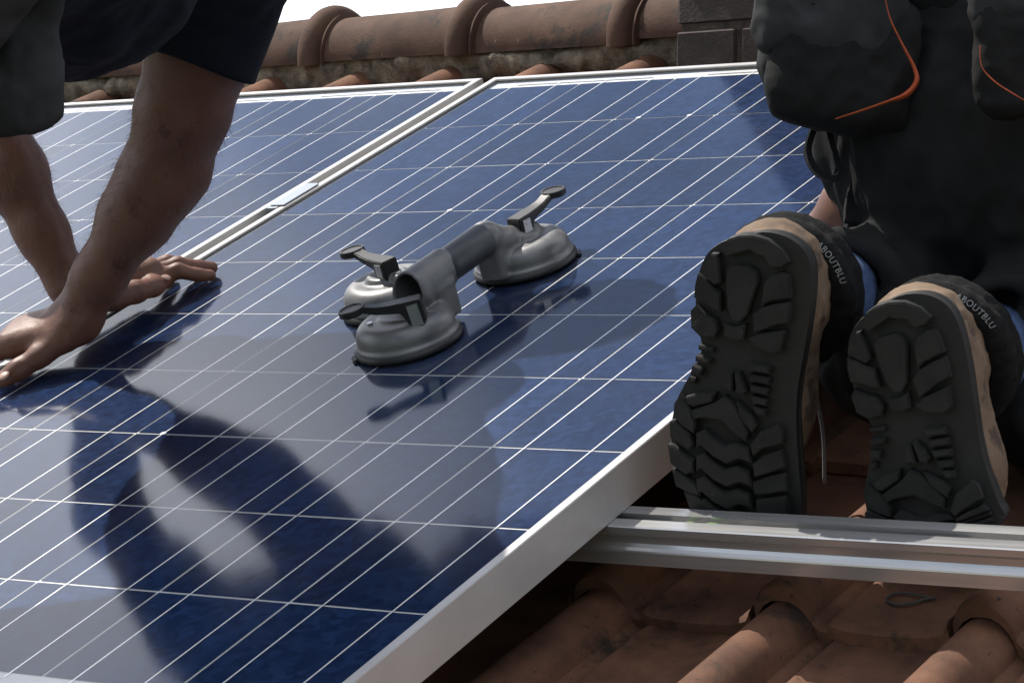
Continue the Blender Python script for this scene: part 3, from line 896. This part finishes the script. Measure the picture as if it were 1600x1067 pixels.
# short dark arm hair along both forearms and the upper arm
def arm_hair():
    rnd = random.Random(3); vs, fs = [], []
    me = body1.data; n = len(me.vertices)
    segs = [(rWr, rE, .35, 1.0), (rE, rS, 0, .35), (lWr, lE, .2, 1.0)]
    cand = []
    for v in me.vertices:
        p = np.array(v.co)
        for a, b, t0, t1 in segs:
            ba = b - a; t = (p - a) @ ba / (ba @ ba)
            if t0 - .25 < t < t1 and np.linalg.norm(p - a - ba * t) < .062: cand.append((v, Vector(-ba).normalized())); break
    rnd.shuffle(cand)
    for v, ax in cand[:4200]:
        L = rnd.uniform(.006, .013); d = (v.normal * .8 + ax * .9 + Vector((rnd.uniform(-.5, .5), rnd.uniform(-.5, .5), rnd.uniform(-.5, .5)))).normalized()
        s = d.cross(v.normal).normalized() * .00017; i = len(vs)
        p = v.co; q = p + d * L * .55; t = p + d * L + ax * L * .25
        vs += [p - s, p + s, q + s * .8, q - s * .8, t]
        fs += [(i, i + 1, i + 2, i + 3), (i + 3, i + 2, i + 4)]
    return mesh_from('arm_hair', vs, fs)
h_o = link('arm_hair', arm_hair(), 'hair', body1); h_o['kind'] = 'stuff'
def scalp():
    hd = unit(HEAD - S0); F = Field(HEAD - .2, HEAD + .25, .006)
    fdn = unit(V3(.1, -.2, -1.0) - hd * np.dot(V3(.1, -.2, -1.0), hd))
    F.ell(HEAD + hd * .068 - fdn * .018, (.106, .084, .090), axes=(hd, unit(np.cross(hd, fdn)), fdn))
    me = F.mesh('hair', 1); wrinkle(me, .006, 60); return me
link('hair', scalp(), 'hair', w1, WI)

# T-shirt: body as one cloth surface, sleeves as open tubes with a hem
def shirt():
    F = Field((-.72, -.68, .16), (.22, .34, .82), .006)
    ax = unit(lS - rS)
    F.chain([PEL + V3(-.02, .09, -.01), (PEL + S0) / 2 + V3(.010, 0, -.030), S0 + V3(0, 0, -.004)], [.155, .155, .140], k=.06, flat=(ax, 1.30))
    F.limb(lS, rS, .074, .072, k=.06)
    e = unit(rE - rS); F.limb(rS, rS + e * .05, .073, .068, k=.04)
    e2 = unit(lE - lS); F.limb(lS, lS + e2 * .10, .058, .055, k=.03)
    F.limb(S0, S0 + (HEAD - S0) * .30, .075, .066, k=.03)
    me = F.mesh('shirt', 2); wrinkle(me, .010, 9, (1, 1, .7)); wrinkle(me, .004, 26, seed=3); return me
sh = link('shirt', shirt(), 'shirt', w1, WI)
def sleeve(s, e_pt, r0, r1, l0, hem):
    """open tube from the shoulder; hem(w) lengthens or lifts the edge round the arm"""
    ax = Vector(unit(np.array(e_pt) - s)); s = Vector(s)
    a = (-Vector(c_fwd)); a = (a - ax * a.dot(ax)).normalized(); b = ax.cross(a)      # a faces the viewer's side of the arm
    n, m = 40, 12; vs, fs = [], []
    for inner in (0, 1):
        for i in range(m + 1):
            t = i / m
            for k in range(n):
                w = 2 * math.pi * k / n
                L = .03 + (l0 + hem(w) - .03) * t
                rr = r0 + (r1 - r0) * t + .002 * math.sin(3 * w + 4 * t) * t - (.0025 if inner else 0)
                vs.append(s + ax * L + (a * math.cos(w) + b * math.sin(w)) * rr)
    o = (m + 1) * n
    for i in range(m):
        for k in range(n):
            q = (i * n + k, i * n + (k + 1) % n, (i + 1) * n + (k + 1) % n, (i + 1) * n + k)
            fs.append(q); fs.append(tuple(o + x for x in q[::-1]))
    for k in range(n): fs.append((m * n + k, m * n + (k + 1) % n, o + m * n + (k + 1) % n, o + m * n + k))
    return mesh_from('sleeve', vs, fs, True)
link('sleeve', sleeve(rS, rE, .076, .071, .135, lambda w: -.020 * math.cos(w) + .005 * math.cos(2 * w) * -1), 'shirt', sh)
link('sleeve', sleeve(lS, lE, .058, .055, .12, lambda w: 0), 'shirt', sh)

def trousers1():
    F = Field((-.85, -1.32, -.16), (.22, -.16, .82), .008)
    ax = V3(1, .2, 0)
    F.limb(PEL + V3(.0, -.05, 0), PEL + V3(-.012, .045, 0), .150, .142, k=.05, flat=(ax, 1.2))
    hipR = PEL + V3(.05, -.06, -.01); hipL = PEL + V3(-.095, -.055, -.02)
    kR = V3(-.26, -.88, .22); kL = V3(-.52, -.82, .20)
    F.limb(hipR, kR, .105, .078, k=.05); F.limb(hipL, kL, .105, .078, k=.05)
    F.limb(kR, kR + V3(-.05, -.38, -.24), .070, .056, k=.03); F.limb(kL, kL + V3(-.05, -.38, -.24), .070, .056, k=.03)
    me = F.mesh('trousers', 2); wrinkle(me, .010, 11); wrinkle(me, .004, 34, seed=5); return me
tr1 = link('trousers', trousers1(), 'trouser', w1, WI)
def pocket1():
    F = Field((-.35, -.70, .14), (.15, -.15, .70), .005)
    c = np.array(px_pt(16, 66, 2.70))
    n = unit((.62, -.70, .30)); u = unit(V3(.15, .25, 1) - n * np.dot(V3(.15, .25, 1), n)); s = np.cross(u, n)
    F.box(c, (.050, .074, .012), axes=(s, u, n), rd=.0115, k=.0)
    F.ell(c - u * .045 + n * .008, (.046, .045, .018), axes=(s, u, n), k=.02)
    me = F.mesh('thigh_pocket', 2); wrinkle(me, .006, 24); wrinkle(me, .002, 70, seed=2); return me
link('thigh_pocket', pocket1(), 'trouser', tr1)

# ------------------------------------------------------------------ kneeling worker seen from behind
w2 = thing('person', (.70, -.02, -.12), 'worker in dark work trousers kneeling with boot soles towards the viewer', 'person')
WI2 = inv(w2)
OUT = [(-.001,.2615),(.0231,.2669),(.0437,.263),(.0582,.252),(.0648,.2362),(.0648,.2132),(.0611,.1842),(.0556,.1548),(.0501,.1253),(.0481,.0958),(.049,.0604),(.0506,.0307),(.0494,.0056),(.0404,-.0119),(.0145,-.0248),(-.0223,-.0254),(-.0436,-.0137),(-.0552,.0098),(-.0638,.0316),(-.071,.0553),(-.0719,.0824),(-.066,.1068),(-.0554,.1265),(-.0443,.1437),(-.0383,.1589),(-.0402,.1735),(-.0433,.191),(-.0412,.2146),(-.037,.2323),(-.0286,.2472),(-.0162,.2563)]
LUGS = [[(-.0153,.2528),(-.0068,.2611),(.0038,.2647),(.0161,.2651),(.0297,.2616),(.0417,.2527),(.0474,.2419),(.0413,.2374),(.0309,.2375),(.0265,.2464),(.0165,.2503),(.013,.2523),(.0005,.2486),(-.0084,.2456)],
[(-.0346,.2326),(-.0302,.2408),(-.023,.2472),(-.0172,.2475),(-.0154,.2347),(-.0153,.2219),(-.0212,.2195),(-.028,.2246)],
[(-.0399,.2177),(-.0368,.228),(-.0294,.224),(-.0213,.2163),(-.0156,.212),(-.0161,.1956),(-.0227,.1969),(-.0301,.2025),(-.0409,.2069)],
[(-.0449,.1946),(-.04,.1994),(-.0305,.1917),(-.0222,.1883),(-.0189,.1788),(-.0225,.1716),(-.0354,.1709),(-.0449,.1792)],
[(-.0109,.2189),(-.0099,.2336),(-.0036,.2386),(.0126,.2384),(.0196,.2329),(.0207,.2233),(.0153,.2093),(.0102,.1935),(.0019,.1859),(-.0064,.188),(-.0104,.2001),(-.0035,.2004),(-.0011,.1946),(.0039,.1959),(.0087,.209),(.013,.2225),(.0115,.2299),(-.0017,.2294),(-.0034,.2192),(-.0034,.201),(-.0104,.2007)],
[(.0256,.223),(.0315,.2291),(.0412,.2326),(.0482,.2303),(.0487,.2102),(.04,.2087),(.0295,.2067),(.0217,.2021)],
[(.0143,.1945),(.0228,.201),(.0349,.2042),(.0481,.2059),(.0468,.1877),(.0349,.1856),(.0249,.1814),(.0149,.1782)],
[(.0098,.172),(.019,.1768),(.0328,.1791),(.043,.1806),(.0398,.1623),(.0309,.1591),(.0145,.1648)],
[(-.0126,.1839),(-.0038,.1822),(.0068,.1848),(.0048,.1713),(-.0047,.1697),(-.0135,.1742)],
[(-.0396,.1631),(-.0245,.1617),(-.0258,.1568),(-.0403,.1582)],
[(-.0416,.1538),(-.0271,.1513),(-.0289,.1463),(-.0423,.1483)],
[(-.0453,.1438),(-.0358,.1411),(-.0377,.135),(-.0472,.1372)],
[(-.0502,.1332),(-.0429,.132),(-.0448,.1264),(-.0521,.1271)],
[(.0097,.1494),(.0284,.1466),(.0276,.1412),(.0095,.1435)],
[(.0094,.1397),(.0281,.1369),(.0274,.1315),(.0092,.1337)],
[(.0096,.1299),(.0267,.1271),(.026,.1217),(.01,.124)],
[(.0104,.1202),(.0248,.1173),(.024,.1118),(.0114,.1138)],
[(.0124,.1106),(.0234,.108),(.0227,.1025),(.0144,.1036)],
[(-.0178,.1263),(-.0106,.1408),(-.0062,.141),(-.0073,.123),(-.0112,.1244)],
[(-.0045,.1411),(-.0006,.1413),(.0067,.1244),(.0021,.1203),(-.0034,.1233)],
[(-.0531,.1144),(-.0385,.1196),(-.0236,.1205),(-.0272,.1126),(-.0461,.1066),(-.0516,.109)],
[(-.0479,.1027),(-.0247,.1117),(-.0147,.1183),(-.0054,.1106),(.0072,.0868),(.0042,.0785),(-.0046,.0834),(-.0182,.0957),(-.0365,.0973),(-.0459,.0951)],
[(-.0037,.114),(.0113,.1013),(.0146,.0928),(.01,.0865),(-.0007,.1005)],
[(-.0647,.1077),(-.0588,.1157),(-.0495,.1059),(-.0438,.0897),(-.0464,.0819),(-.058,.0883),(-.0663,.0961)],
[(-.0702,.0903),(-.0647,.0923),(-.0498,.0811),(-.0468,.0703),(-.0526,.066),(-.0699,.076)],
[(-.0727,.0686),(-.0673,.0678),(-.0478,.0558),(-.0476,.0453),(-.0563,.0425),(-.0708,.0515)],
[(-.0699,.046),(-.0625,.0443),(-.0458,.0338),(-.0416,.0235),(-.0518,.025),(-.0664,.0301)],
[(-.0586,.0262),(-.0461,.0238),(-.0309,.0121),(-.0326,.0019),(-.0524,.006)],
[(-.0435,.082),(-.0355,.0858),(-.0259,.0776),(-.0162,.0722),(-.0049,.0757),(.0067,.071),(.0091,.0585),(-.0025,.0616),(-.0153,.0563),(-.0278,.0621),(-.0388,.0708),(-.044,.0682)],
[(-.0443,.0605),(-.0362,.0643),(-.0266,.0561),(-.0169,.0507),(-.0055,.0542),(.0061,.0495),(.0085,.0371),(-.0032,.0401),(-.016,.0348),(-.0285,.0405),(-.0395,.0492),(-.0447,.0466)],
[(-.045,.0388),(-.0369,.0427),(-.0273,.0345),(-.0176,.0291),(-.0062,.0327),(.0054,.028),(.0079,.0155),(-.0038,.0185),(-.0167,.0131),(-.0292,.0189),(-.0403,.0275),(-.0455,.0249)],
[(-.0458,.0171),(-.0377,.021),(-.028,.0128),(-.0183,.0075),(-.0069,.0111),(.0048,.0064),(.0072,-.0061),(-.0045,-.0032),(-.0174,-.0086),(-.03,-.0029),(-.041,.0058),(-.0463,.0031)],
[(.008,.0749),(.0178,.0875),(.0346,.0956),(.0389,.0894),(.0386,.0779),(.0202,.0729),(.0105,.0652)],
[(.0102,.0569),(.0199,.0658),(.0373,.0724),(.0408,.0568),(.0251,.0503),(.011,.046)],
[(.0097,.0404),(.025,.047),(.0406,.0508),(.0413,.035),(.0245,.031),(.0105,.0295)],
[(.0115,.024),(.04,.0294),(.0406,.0102),(.011,.008)],
[(-.03,-.0057),(.0067,-.0045),(.0349,.0043),(.0233,-.0132),(.0006,-.0206),(-.0247,-.017)]]

def poly_ccw(p):
    a = sum(x0 * y1 - x1 * y0 for (x0, y0), (x1, y1) in zip(p, p[1:] + p[:1]))
    return p if a > 0 else p[::-1]
def boot(O, ea, eb, n, label, squash):
    fr = Matrix(((ea[0], eb[0], n[0], O[0]), (ea[1], eb[1], n[1], O[1]), (ea[2], eb[2], n[2], O[2]), (0, 0, 0, 1)))
    def sq(b): return b if not squash or b > .07 else .07 - (.07 - b) * .25
    def curve(a, b):          # the sole is a little convex across and rolls away at the toe
        z = -.28 * max(0, a - .012) ** 1 * 0 - 2.0 * (a ** 2) * .6
        return z - (1.6 * (.05 - b) ** 2 if b < .05 else 0)
    # upper of tan leather
    F = Field((-.09, -.03, -.185), (.095, .285, .0), .0032)
    y = sq
    F.limb((.012, .222, -.020), (.012, .221, -.075), .0420, .0410, k=0)
    F.limb((.012, .222, -.060), (.012, .200, -.120), .0410, .0470, k=.02)
    F.limb((.010, .190, -.030), (-.002, y(.10), -.042), .0440, .0480, k=.02)
    F.limb((-.004, y(.09), -.040), (-.010, y(.028), -.034), .0500, .0440, k=.02)
    F.limb((.010, .180, -.070), (.004, y(.12), -.070), .0420, .0340, k=.03)
    F.half((0, 0, -.013), (0, 0, 1))
    F.half((.012, .195, -.098), (0, .36, -.93))
    me = F.mesh('boot', 1); wrinkle(me, .0022, 42, seed=4); wrinkle(me, .0008, 130, seed=6)
    bt = link('boot', me, 'leather', w2, WI2 @ fr); bt['label'] = label
    # rubber sole
    out = poly_ccw([(a, sq(b)) for a, b in OUT])
    P = [Vector((a, b, 0)) for a, b in out]; P = smooth_pts(P + [P[0]], 3)[:-1]
    cx = Vector((-.002, .125, 0))
    rings = [(-.012, -.0), (0, .0), (.0005, -.003), (.0000, -.009), (-.0018, -.0105), (.0002, -.0125), (-.0015, -.022), (-.0060, -.034)]
    vs, fs = [], []; N = len(P)
    for off, z in rings:
        for i, p in enumerate(P):
            t = (P[(i + 1) % N] - P[i - 1]).normalized(); nn = Vector((t.y, -t.x, 0))
            q = p + nn * off; vs.append((q.x, q.y, z + curve(q.x, q.y)))
    for r in range(len(rings) - 1):
        for i in range(N): fs.append((r * N + i, (r + 1) * N + i, (r + 1) * N + (i + 1) % N, r * N + (i + 1) % N))
    vs.append((cx.x, cx.y, 0)); c = len(vs) - 1
    for i in range(N): fs.append((i, (i + 1) % N, c))
    sm = mesh_from('sole', vs, fs, True); sm.set_sharp_from_angle(angle=R(40))
    link('sole', sm, 'rubber', bt)
    for lg in LUGS:
        p = poly_ccw([(a, sq(b)) for a, b in lg])
        bm = bmesh.new()
        grow = .0010 if min(max(q[0] for q in p) - min(q[0] for q in p), max(q[1] for q in p) - min(q[1] for q in p)) > .008 else .0004
        gp = []
        for i, (a, b) in enumerate(p):
            t = Vector((p[(i + 1) % len(p)][0] - p[i - 1][0], p[(i + 1) % len(p)][1] - p[i - 1][1])); t = t.normalized() if t.length else Vector((1, 0))
            gp.append((a + t.y * grow, b - t.x * grow))
        if len(p) < 18: p = gp
        lo = [bm.verts.new((a, b, curve(a, b) - .004)) for a, b in p]
        mx = sum(a for a, b in p) / len(p); my = sum(b for a, b in p) / len(p); w = min(max(a for a, b in p) - min(a for a, b in p), max(b for a, b in p) - min(b for a, b in p))
        hgt = .0092 if w > .008 else .0055
        hi = []; N2 = len(p)
        for i, (a, b) in enumerate(p):
            (ax, ay), (bx_, by_) = p[i - 1], p[(i + 1) % N2]
            t = Vector((bx_ - ax, by_ - ay)); t = t.normalized() if t.length else Vector((1, 0)); nn = Vector((t.y, -t.x))
            q = Vector((a, b)) - nn * .0010
            hi.append(bm.verts.new((q.x, q.y, curve(a, b) + hgt)))
        for i in range(N2): bm.faces.new((lo[i], lo[(i + 1) % N2], hi[(i + 1) % N2], hi[i]))
        top = bm.faces.new(hi)
        bmesh.ops.triangulate(bm, faces=[top])
        es = [e for e in bm.edges if e.verts[0] in hi and e.verts[1] in hi and not (len(e.link_faces) == 2 and all(len(f.verts) == 3 for f in e.link_faces))]
        bmesh.ops.bevel(bm, geom=es, offset=.0011, segments=2, affect='EDGES', clamp_overlap=True)
        lm = bm_mesh('tread_lug', bm, True); lm.set_sharp_from_angle(angle=R(50))
        link('tread_lug', lm, 'lug', bt)
    # padded black collar round the ankle
    F = Field((-.08, .10, -.20), (.10, .29, -.05), .0032)
    ring = []
    for k in range(25):
        w = 2 * math.pi * k / 24
        ring.append(np.array((.012 + .0500 * math.sin(w), .193 + .0585 * math.cos(w), -.094 + .019 * math.cos(w))))
    for a, b in zip(ring, ring[1:]): F.limb(a, b, .0150, .0150, k=.004)
    for a, b in zip(ring, ring[1:]): F.limb(a + np.array((0, 0, -.026)), b + np.array((0, 0, -.026)), .0125, .0125, k=.010)
    me = F.mesh('collar', 1); wrinkle(me, .0016, 90)
    co = link('collar', me, 'collar', bt)
    # lettering woven into the collar, bent round the heel
    cu = bpy.data.curves.new('txt', 'FONT'); cu.body = 'ABOUTBLU'; cu.size = .0085; cu.extrude = .0003; cu.align_x = 'CENTER'; cu.space_character = 1.12
    tmp = bpy.data.objects.new('txt', cu); COL.objects.link(tmp)
    dg = bpy.context.evaluated_depsgraph_get(); tm = bpy.data.meshes.new_from_object(tmp.evaluated_get(dg)); bpy.data.objects.remove(tmp)
    tm.name = 'collar_lettering'; tm.materials.clear()
    for v in tm.vertices:
        w = 1.04 + v.co.x / .072
        up_ = v.co.y; rad = .0172 + v.co.z * .6
        phi = R(62) - up_ / .0165
        r_ = 1
        dirv = Vector((math.sin(w), math.cos(w), 0))
        base = Vector((.012 + .0500 * math.sin(w), .193 + .0585 * math.cos(w), -.094 + .019 * math.cos(w)))
        v.co = base + dirv * (rad * math.cos(phi)) + Vector((0, 0, 1)) * (rad * math.sin(phi))
    link('collar_lettering', tm, 'white', bt)
    # blue sock between collar and trouser hem
    sm = tube_mesh('sock', [(.012, .188, -.09), (.012, .176, -.15), (.012, .166, -.20), (.010, .158, -.29)], [.043, .0465, .0475, .045], 28)
    wrinkle(sm, .002, 60)
    link('sock', sm, 'blue', bt)
    return fr, bt
F1 = ((0.6016, -0.3340, -0.0602), (0.9718, 0.1965, -0.1303), (0.0888, 0.2068, 0.9743), (0.2184, -0.9585, 0.1835))
F2 = ((0.7967, -0.3017, -0.1327), (0.9505, 0.2515, 0.1826), (-0.2212, 0.1345, 0.9659), (0.2184, -0.9585, 0.1835))
fr1, boot1 = boot(*F1, 'tan leather boot beside the solar panel, sole facing the viewer', False)
fr2, boot2 = boot(*F2, 'tan leather boot further from the panel, sole facing the viewer', True)
lp = [fr1.inverted() @ px_pt(x, y, d) for x, y, d in ((1268, 600, 2.66), (1280, 640, 2.68), (1287, 690, 2.69), (1288, 755, 2.69))]
link('lace', tube_mesh('lace', smooth_pts(lp, 5), .0028, 6, .6), 'lace', boot1)

an1 = np.array(fr1 @ Vector((.012, .162, -.19))); an2 = np.array(fr2 @ Vector((.012, .175, -.19)))
kn1 = V3(.600, .245, -.030); kn2 = V3(.815, .285, -.045)
P2 = V3(.672, .150, .135)
T2 = V3(.600, .255, .320); N2_ = V3(.520, .400, .455); H2 = V3(.46, .49, .51)
SR = unit((.80, .56, -.24))
def body2():
    F = Field((.30, -.12, -.01), (.86, .66, .72), .005)
    el = np.array(px_pt(1405, 285, 2.82)); wr = np.array(px_pt(1288, 376, 2.92)); ha = V3(.440, .095, .024)
    sL = N2_ - SR * .17; sR = N2_ + SR * .17
    F.limb(P2, T2, .11, .12, k=.05); F.limb(T2, N2_, .12, .11, k=.05)
    F.limb(sL, sR, .06, .06, k=.04)
    F.chain([sL, el, el * .55 + wr * .45, wr], [.055, .042, .041, .029], k=.02)
    F.box(wr * .35 + ha * .65, (.050, .038, .013), axes=(unit(ha - wr), unit(np.cross((0, 0, 1), unit(ha - wr))), unit(np.cross(unit(ha - wr), np.cross((0, 0, 1), unit(ha - wr))))), rd=.012, k=.014)
    f = unit((ha - wr) * np.array((1, 1, 0))); sd = V3(-f[1], f[0], 0)
    for o, L in ((.03, .07), (.01, .08), (-.01, .075), (-.029, .06)):
        k0 = ha + sd * o; F.chain([k0, k0 + f * L * .5 + V3(0, 0, -.004), k0 + f * L + V3(0, 0, -.012)], [.0095, .009, .0078], k=.004)
    F.chain([wr * .5 + ha * .5 - sd * .03, ha - sd * .055 + f * .0, ha - sd * .058 + f * .03 + V3(0, 0, -.01)], [.014, .0115, .0095], k=.008)
    F.chain([sR, sR + V3(.04, .05, -.20), sR + V3(-.10, .16, -.36)], [.055, .043, .030], k=.02)
    F.limb(N2_, H2, .055, .05, k=.03)
    F.ell(H2 + V3(-.03, .05, .05), (.078, .10, .11), k=.03)
    return F.mesh('body', 1)
link('body', body2(), 'skin', w2, WI2)
def hair2():
    F = Field(H2 - .2, H2 + .3, .006); F.ell(H2 + V3(-.032, .042, .068), (.083, .100, .104)); me = F.mesh('hair', 1); wrinkle(me, .006, 60); return me
link('hair', hair2(), 'hair', w2, WI2)
def trousers2():
    F = Field((.40, -.25, -.135), (1.12, .42, .40), .0055)
    for an, kn, hip, fr in ((an1, kn1, P2 - SR * .07, fr1), (an2, kn2, P2 + SR * .11, fr2)):
        F.chain([an, an * .45 + kn * .55, kn], [.055, .060, .064], k=.03)
        F.limb(an + (kn - an) * .02, an + (kn - an) * .10, .057, .056, k=.01)
        bx3 = [np.array(fr.col[i].xyz) for i in range(3)]
        F.box(np.array(fr @ Vector((.012, .187, -.113))), (.10, .10, .113), axes=bx3, rd=.002, k=.002, op='sub')
        F.limb(an, an + (kn - an) * .16, .049, .046, k=.003, op='sub')
    for an, kn, hip in ((an1, kn1, P2 - SR * .07), (an2, kn2, P2 + SR * .11)):
        F.limb(kn, hip, .075, .100, k=.04)
        F.limb(an + V3(.035, .03, -.075), an + V3(.055, .16, -.10), .052, .060, k=.03)
        F.limb(an + V3(.0, .10, -.055), kn + V3(0, 0, -.01), .058, .070, k=.03)
    F.limb(P2 - SR * .035, P2 + SR * .10, .135, .150, k=.05)
    F.limb(P2 + SR * .03, P2 * .4 + T2 * .6 + SR * .03, .14, .14, k=.08, flat=(SR, 1.15))
    F.limb(P2 + SR * .20, kn2 + V3(.06, -.08, .03), .13, .095, k=.06)
    F.limb(an2 + V3(.05, .10, -.02), kn2, .06, .07, k=.03)
    F.half((0, 0, -.128), (0, 0, -1))
    me = F.mesh('trousers', 2); wrinkle(me, .0065, 8, (1.3, 1.3, .6), 4, True); wrinkle(me, .003, 24, (1.3, 1.3, .6), 8, True); return me
tr2 = link('trousers', trousers2(), 'trouser2', w2, WI2)
def jacket():
    F = Field((.25, -.10, .05), (1.00, .66, .74), .0065)
    F.limb(T2 + V3(.03, -.04, -.05), T2, .145, .15, k=.05, flat=(SR, 1.30)); F.limb(T2, N2_, .15, .13, k=.06, flat=(SR, 1.30))
    sL = N2_ - SR * .17; sR = N2_ + SR * .17
    F.limb(sL, sR, .075, .075, k=.05)
    F.limb(sL, sL * .45 + np.array(px_pt(1405, 285, 2.82)) * .55, .075, .062, k=.04)
    F.limb(sR, sR + V3(.03, .04, -.14), .075, .065, k=.04)
    me = F.mesh('jacket', 2); wrinkle(me, .006, 8, (1.3, 1.3, .6), 2, True); wrinkle(me, .002, 28, seed=3); return me
link('jacket', jacket(), 'black', w2, WI2)

# holster pockets hanging from the belt, grey top, black bag, orange piping
vn = -c_fwd
def pouch(cx, cy, depth, hw, hh, th, name, mat, seed, k=.0, lean=0.0):
    c = np.array(px_pt(cx, cy, depth)); n = unit(-c_fwd); u = unit(-c_down + c_right * lean); u = unit(u - n * (u @ n)); s = np.cross(u, n)
    F = Field(c - .24, c + .24, .0046)
    F.box(c, (hw, hh, th), axes=(s, u, n), rd=.014, k=0)
    F.ell(c - u * hh * .35 + n * th * .1, (hw * .98, hh * .66, th * 1.0), axes=(s, u, n), k=.02)
    me = F.mesh(name, 2); wrinkle(me, .0045, 11, (1, 1, 1), seed, True); wrinkle(me, .0016, 34, (1, 1, 1), seed + 1, True)
    return link(name, me, mat, tr2)
pouch(1318, 96, 2.715, .064, .060, .022, 'holster_pocket', 'black', 1, lean=.12)
pouch(1300, -6, 2.718, .064, .056, .026, 'pocket_top', 'trouser', 5, lean=.12)
pouch(1232, 10, 2.775, .018, .070, .022, 'pocket_side', 'trouser', 9, lean=.10)
pouch(1605, 70, 2.62, .044, .060, .018, 'holster_pocket', 'black', 12, lean=-.1)
pouch(1600, -30, 2.62, .044, .040, .020, 'pocket_top', 'trouser', 15, lean=-.1)
def piping(pts, rad, name='piping'):
    P = smooth_pts([px_pt(*p) for p in pts], 6)
    n0 = len(pts); rr = []
    for i in range(len(P)):
        t = i / (len(P) - 1) * (n0 - 1); k = min(int(t), n0 - 2); rr.append(rad[k] + (rad[k + 1] - rad[k]) * (t - k))
    me = tube_mesh(name, P, rr, 8, .28); return link(name, me, 'orange', tr2)
piping([(1382, -8, 2.674), (1391, 30, 2.669), (1410, 70, 2.664), (1428, 105, 2.664), (1432, 128, 2.664), (1416, 148, 2.664), (1390, 158, 2.664), (1350, 172, 2.669), (1306, 186, 2.679)],
       [.0014, .0022, .0036, .0062, .0090, .0098, .0046, .0036, .0026])
piping([(1531, 72, 2.60), (1534, 104, 2.595), (1552, 126, 2.59), (1578, 144, 2.585), (1606, 160, 2.58)], [.0010, .0014, .0026, .0024, .0018])
# tool loop and hanging flap under the pocket
def strap(pts, w, name, mat, th=.0022):
    P = smooth_pts([px_pt(*p) for p in pts], 8); vs, fs = [], []
    for i, p in enumerate(P):
        t = (P[min(i + 1, len(P) - 1)] - P[max(i - 1, 0)]).normalized()
        s = Vector((.80, .56, -.10)).cross(t).cross(t); s = (-c_fwd - t * (-c_fwd).dot(t)).normalized(); q = t.cross(s)
        for a, b in ((-w, -th), (w, -th), (w, th), (-w, th)): vs.append(p + s * a + q * b)
    for i in range(len(P) - 1):
        for k in range(4): fs.append((i * 4 + k, i * 4 + (k + 1) % 4, i * 4 + 4 + (k + 1) % 4, i * 4 + 4 + k))
    fs += [(3, 2, 1, 0), tuple(len(vs) - 4 + k for k in range(4))]
    return link(name, mesh_from(name, vs, fs, False), mat, tr2)
strap([(1284, 176, 2.76), (1270, 205, 2.755), (1262, 238, 2.75), (1274, 266, 2.75), (1296, 279, 2.752), (1308, 272, 2.756), (1304, 244, 2.76), (1294, 205, 2.765), (1300, 176, 2.77)], .012, 'tool_loop', 'black', .0028)
def flap(outline, depth, th, name, mat):
    P = [px_pt(x, y, depth) for x, y in outline]; n = -c_fwd * th
    vs = [p for p in P] + [p - n for p in P]; N = len(P)
    fs = [tuple(range(N)), tuple(range(N, 2 * N))[::-1]] + [(i, (i + 1) % N, N + (i + 1) % N, N + i) for i in range(N)]
    bm = bmesh.new(); me = mesh_from(name, vs, fs); bm.from_mesh(me)
    bmesh.ops.triangulate(bm, faces=bm.faces[:])
    bmesh.ops.subdivide_edges(bm, edges=bm.edges[:], cuts=5, use_grid_fill=True)
    me = bm_mesh(name, bm, True); wrinkle(me, .006, 22, seed=21); wrinkle(me, .002, 60, seed=22)
    return link(name, me, mat, tr2)
flap([(1300, 170), (1322, 235), (1334, 262), (1322, 300), (1320, 348), (1342, 345), (1372, 352), (1384, 300), (1376, 230), (1372, 170)], 2.775, .020, 'cloth_flap', 'trouser2')

# ------------------------------------------------------------------ small things
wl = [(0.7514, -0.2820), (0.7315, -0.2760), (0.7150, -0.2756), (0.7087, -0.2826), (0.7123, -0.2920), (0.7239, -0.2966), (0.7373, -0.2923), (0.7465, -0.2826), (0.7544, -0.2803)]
wm = tube_mesh('shadow_loop', smooth_pts([(x + .004, y - .020, -.1435) for x, y in wl], 5), .0014, 6)  # dark tube laid on the tile, modelling the cast shadow of a cord loop
wo = link('shadow_loop', wm, 'seal'); tag(wo, 'thin dark loop laid on the sunlit roof tile to stand for the cast shadow of a cord', 'shadow')

# ------------------------------------------------------------------ tilt the finished roof to its pitch
for o in list(COL.objects):
    if o.parent is None and o.type in ('MESH', 'EMPTY'):
        o.matrix_basis = W @ o.matrix_basis
